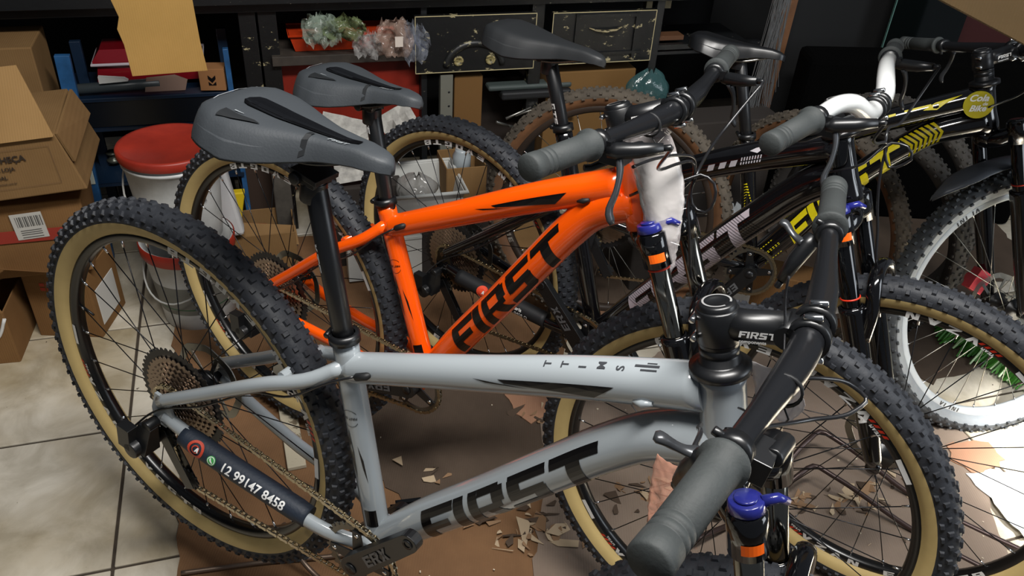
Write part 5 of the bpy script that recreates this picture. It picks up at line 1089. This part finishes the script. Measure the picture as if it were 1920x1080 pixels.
# loose tyres on the right
def loose(m4, label, me=T_BRN): o = obj('loose_tire', me); o.matrix_world = m4; return tag(o, label, 'tyre', None)
T_DRK = tyre_mesh('tire', mat('dark_dusty_side','#33302d',.8), mat('dark_dusty_tread','#3c3935',.85), R=.361, nk=60, knob=.005)
# broom
T = empty('broom', Matrix.Translation((1.50,2.03,0)) @ Matrix.Rotation(math.radians(-58),4,'Z'), 'green-bristled broom head lying beyond the dusty white wheel', 'broom')
b = MB(); b.box((0,0,.075),(.28,.05,.03)); b.build('broom_head', [mat('broom_dark','#4b5254',.6)], T, bevel=.006)
b = MB()
for i in range(26):
    for j in range(6):
        x = -.14+.28*i/25; y = -.02+.04*j/5; d = r.normal(size=2)*.012; b.tube([(x,y,.07),(x+d[0],y-.035+d[1],.035),(x+d[0]*1.5,y-.075+d[1],.012)], [.004,.0038,.0032], 4, smooth=False, m=int(r.random() < .12))
tag(b.build('bristles', [mat('bristle_green','#3c7a26',.5), mat('bristle_pale','#b8d8a4',.4)], T), kind='stuff')
tm_ = M4(np.array(QD)) 
loose(Matrix.Translation((.901,2.27,.275)) @ Matrix.Rotation(-.95,4,'Z') @ Matrix.Rotation(-.06,4,'X'), 'dusty bicycle tyre standing just behind the frame of the yellow bicycle')
loose(Matrix.Translation((1.121,2.36,.225)) @ Matrix.Rotation(-.95,4,'Z') @ Matrix.Rotation(-.06,4,'X'), 'dark dusty tyre left of the mudguard, nearer of the two standing there', T_DRK)
loose(Matrix.Translation((1.219,2.52,.255)) @ Matrix.Rotation(-.95,4,'Z') @ Matrix.Rotation(-.06,4,'X'), 'dark dusty tyre left of the mudguard, farther of the two standing there', T_DRK)
b = MB(); b.box((0,0,.2),(.40,.14,.40)); one('wooden_crate', b, [MATS['crate_dark2']], fx(1.15,.15,0), 'dark crate standing under the shelf right of the drawers', 'crate', bevel=.005)
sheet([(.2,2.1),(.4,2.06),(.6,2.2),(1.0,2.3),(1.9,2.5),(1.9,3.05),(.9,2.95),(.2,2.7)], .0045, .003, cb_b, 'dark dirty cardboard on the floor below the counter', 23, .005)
darkness_m = mat('darkness_black','#030303',1,spec=.05)  # near-black block added to supply the darkness low behind the yellow bike
b = MB(); b.hexa([(.0,0,0),(.95,0,0),(.95,.16,0),(.0,.16,0),(.0,.0,.62),(.95,.0,.66),(.95,.16,.66),(.0,.16,.62)]); one('darkness_block', b, [darkness_m], Matrix.Translation((1.0,2.86,0)) @ Matrix.Rotation(.02,4,'Z'), 'added black block standing in for the darkness behind the yellow bicycle', 'crate', bevel=.02)
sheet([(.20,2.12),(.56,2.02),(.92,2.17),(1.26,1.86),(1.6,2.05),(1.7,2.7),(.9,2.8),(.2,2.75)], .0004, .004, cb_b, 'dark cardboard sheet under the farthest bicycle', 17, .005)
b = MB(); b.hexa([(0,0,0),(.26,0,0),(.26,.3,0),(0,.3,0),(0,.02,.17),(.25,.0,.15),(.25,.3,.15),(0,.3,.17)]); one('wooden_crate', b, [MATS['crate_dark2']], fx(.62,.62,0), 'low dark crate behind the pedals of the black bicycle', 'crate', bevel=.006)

# ---- wrapping around the head tubes
def film(parent, grid, mats, name, label=None, amp=.004, th=.0006, sub=3):
    G_ = np.array(grid, float); nr, nc = G_.shape[:2]; ti = np.linspace(0, nr-1, (nr-1)*sub*2+1); tj = np.linspace(0, nc-1, (nc-1)*sub*2+1)
    A = np.stack([np.stack([cr(np.arange(nc), G_[i,:,k], tj) for i in range(nr)]) for k in range(3)], -1)
    A = np.stack([np.stack([cr(np.arange(nr), A[:,j,k], ti) for j in range(len(tj))], 1) for k in range(3)], -1)
    A += np.random.default_rng(len(name)+nr).normal(size=A.shape)*amp; n, m_ = A.shape[:2]; F = [(i*m_+j, i*m_+j+1, (i+1)*m_+j+1, (i+1)*m_+j) for i in range(n-1) for j in range(m_-1)]
    b = MB(); b.add(A.reshape(-1,3), F, 0, True); o = b.build(name, mats, parent); o.modifiers.new('s','SOLIDIFY').thickness = th
    if label: o['label'] = label
    return o
grid = [[(.828,-.036,.975),(.862,-.05,.985),(.895,-.02,1.0)],[(.848,-.045,.95),(.88,-.058,.955),(.922,-.025,.965)],[(.868,-.05,.92),(.90,-.06,.92),(.945,-.03,.915)],[(.89,-.055,.88),(.92,-.065,.875),(.952,-.035,.865)],[(.905,-.06,.84),(.93,-.07,.835),(.955,-.04,.825)],[(.925,-.055,.80),(.94,-.065,.795),(.955,-.045,.79)],[(.94,-.05,.765),(.945,-.055,.765),(.95,-.045,.765)]]
film(O['root'], grid, [plastic_film('wrap_film','#f2e8e6',.12,.12)], 'plastic_wrap', 'loose clear film around the head tube', .0007)
g2 = [[(.858,-.046,.955),(.885,-.052,.955),(.918,-.02,.965)],[(.872,-.052,.92),(.90,-.056,.92),(.94,-.026,.92)],[(.89,-.056,.88),(.92,-.06,.88),(.948,-.03,.875)],[(.915,-.058,.835),(.932,-.062,.833),(.95,-.037,.83)]]
film(O['root'], g2, [mat('wrap_paper','#c9c9c6',.6)], 'wrap_paper', 'white leaflet inside the clear film', .0006)
g3 = [[(.81,-.09,.878),(.835,-.10,.885),(.85,-.085,.90)],[(.817,-.10,.85),(.835,-.11,.86),(.85,-.10,.872)],[(.825,-.112,.83),(.84,-.12,.84),(.85,-.115,.85)],[(.833,-.12,.811),(.84,-.125,.82),(.85,-.12,.838)],[(.846,-.12,.798),(.848,-.122,.80),(.852,-.12,.81)]]
film(G['root'], g3, [plastic_film('wrap_pink','#e0a58c',.30,.2)], 'plastic_wrap', 'pinkish film hanging from the head tube', .0006)
g4 = [[(.85,.03,.955),(.88,.02,.965),(.905,.0,.975)],[(.865,.04,.92),(.895,.03,.93),(.92,.01,.945)],[(.88,.04,.89),(.90,.03,.90),(.915,.02,.91)]]
film(G['root'], g4, [plastic_film('wrap_clear','#e9e4e2',.35,.15)], 'plastic_wrap', None, .0006)
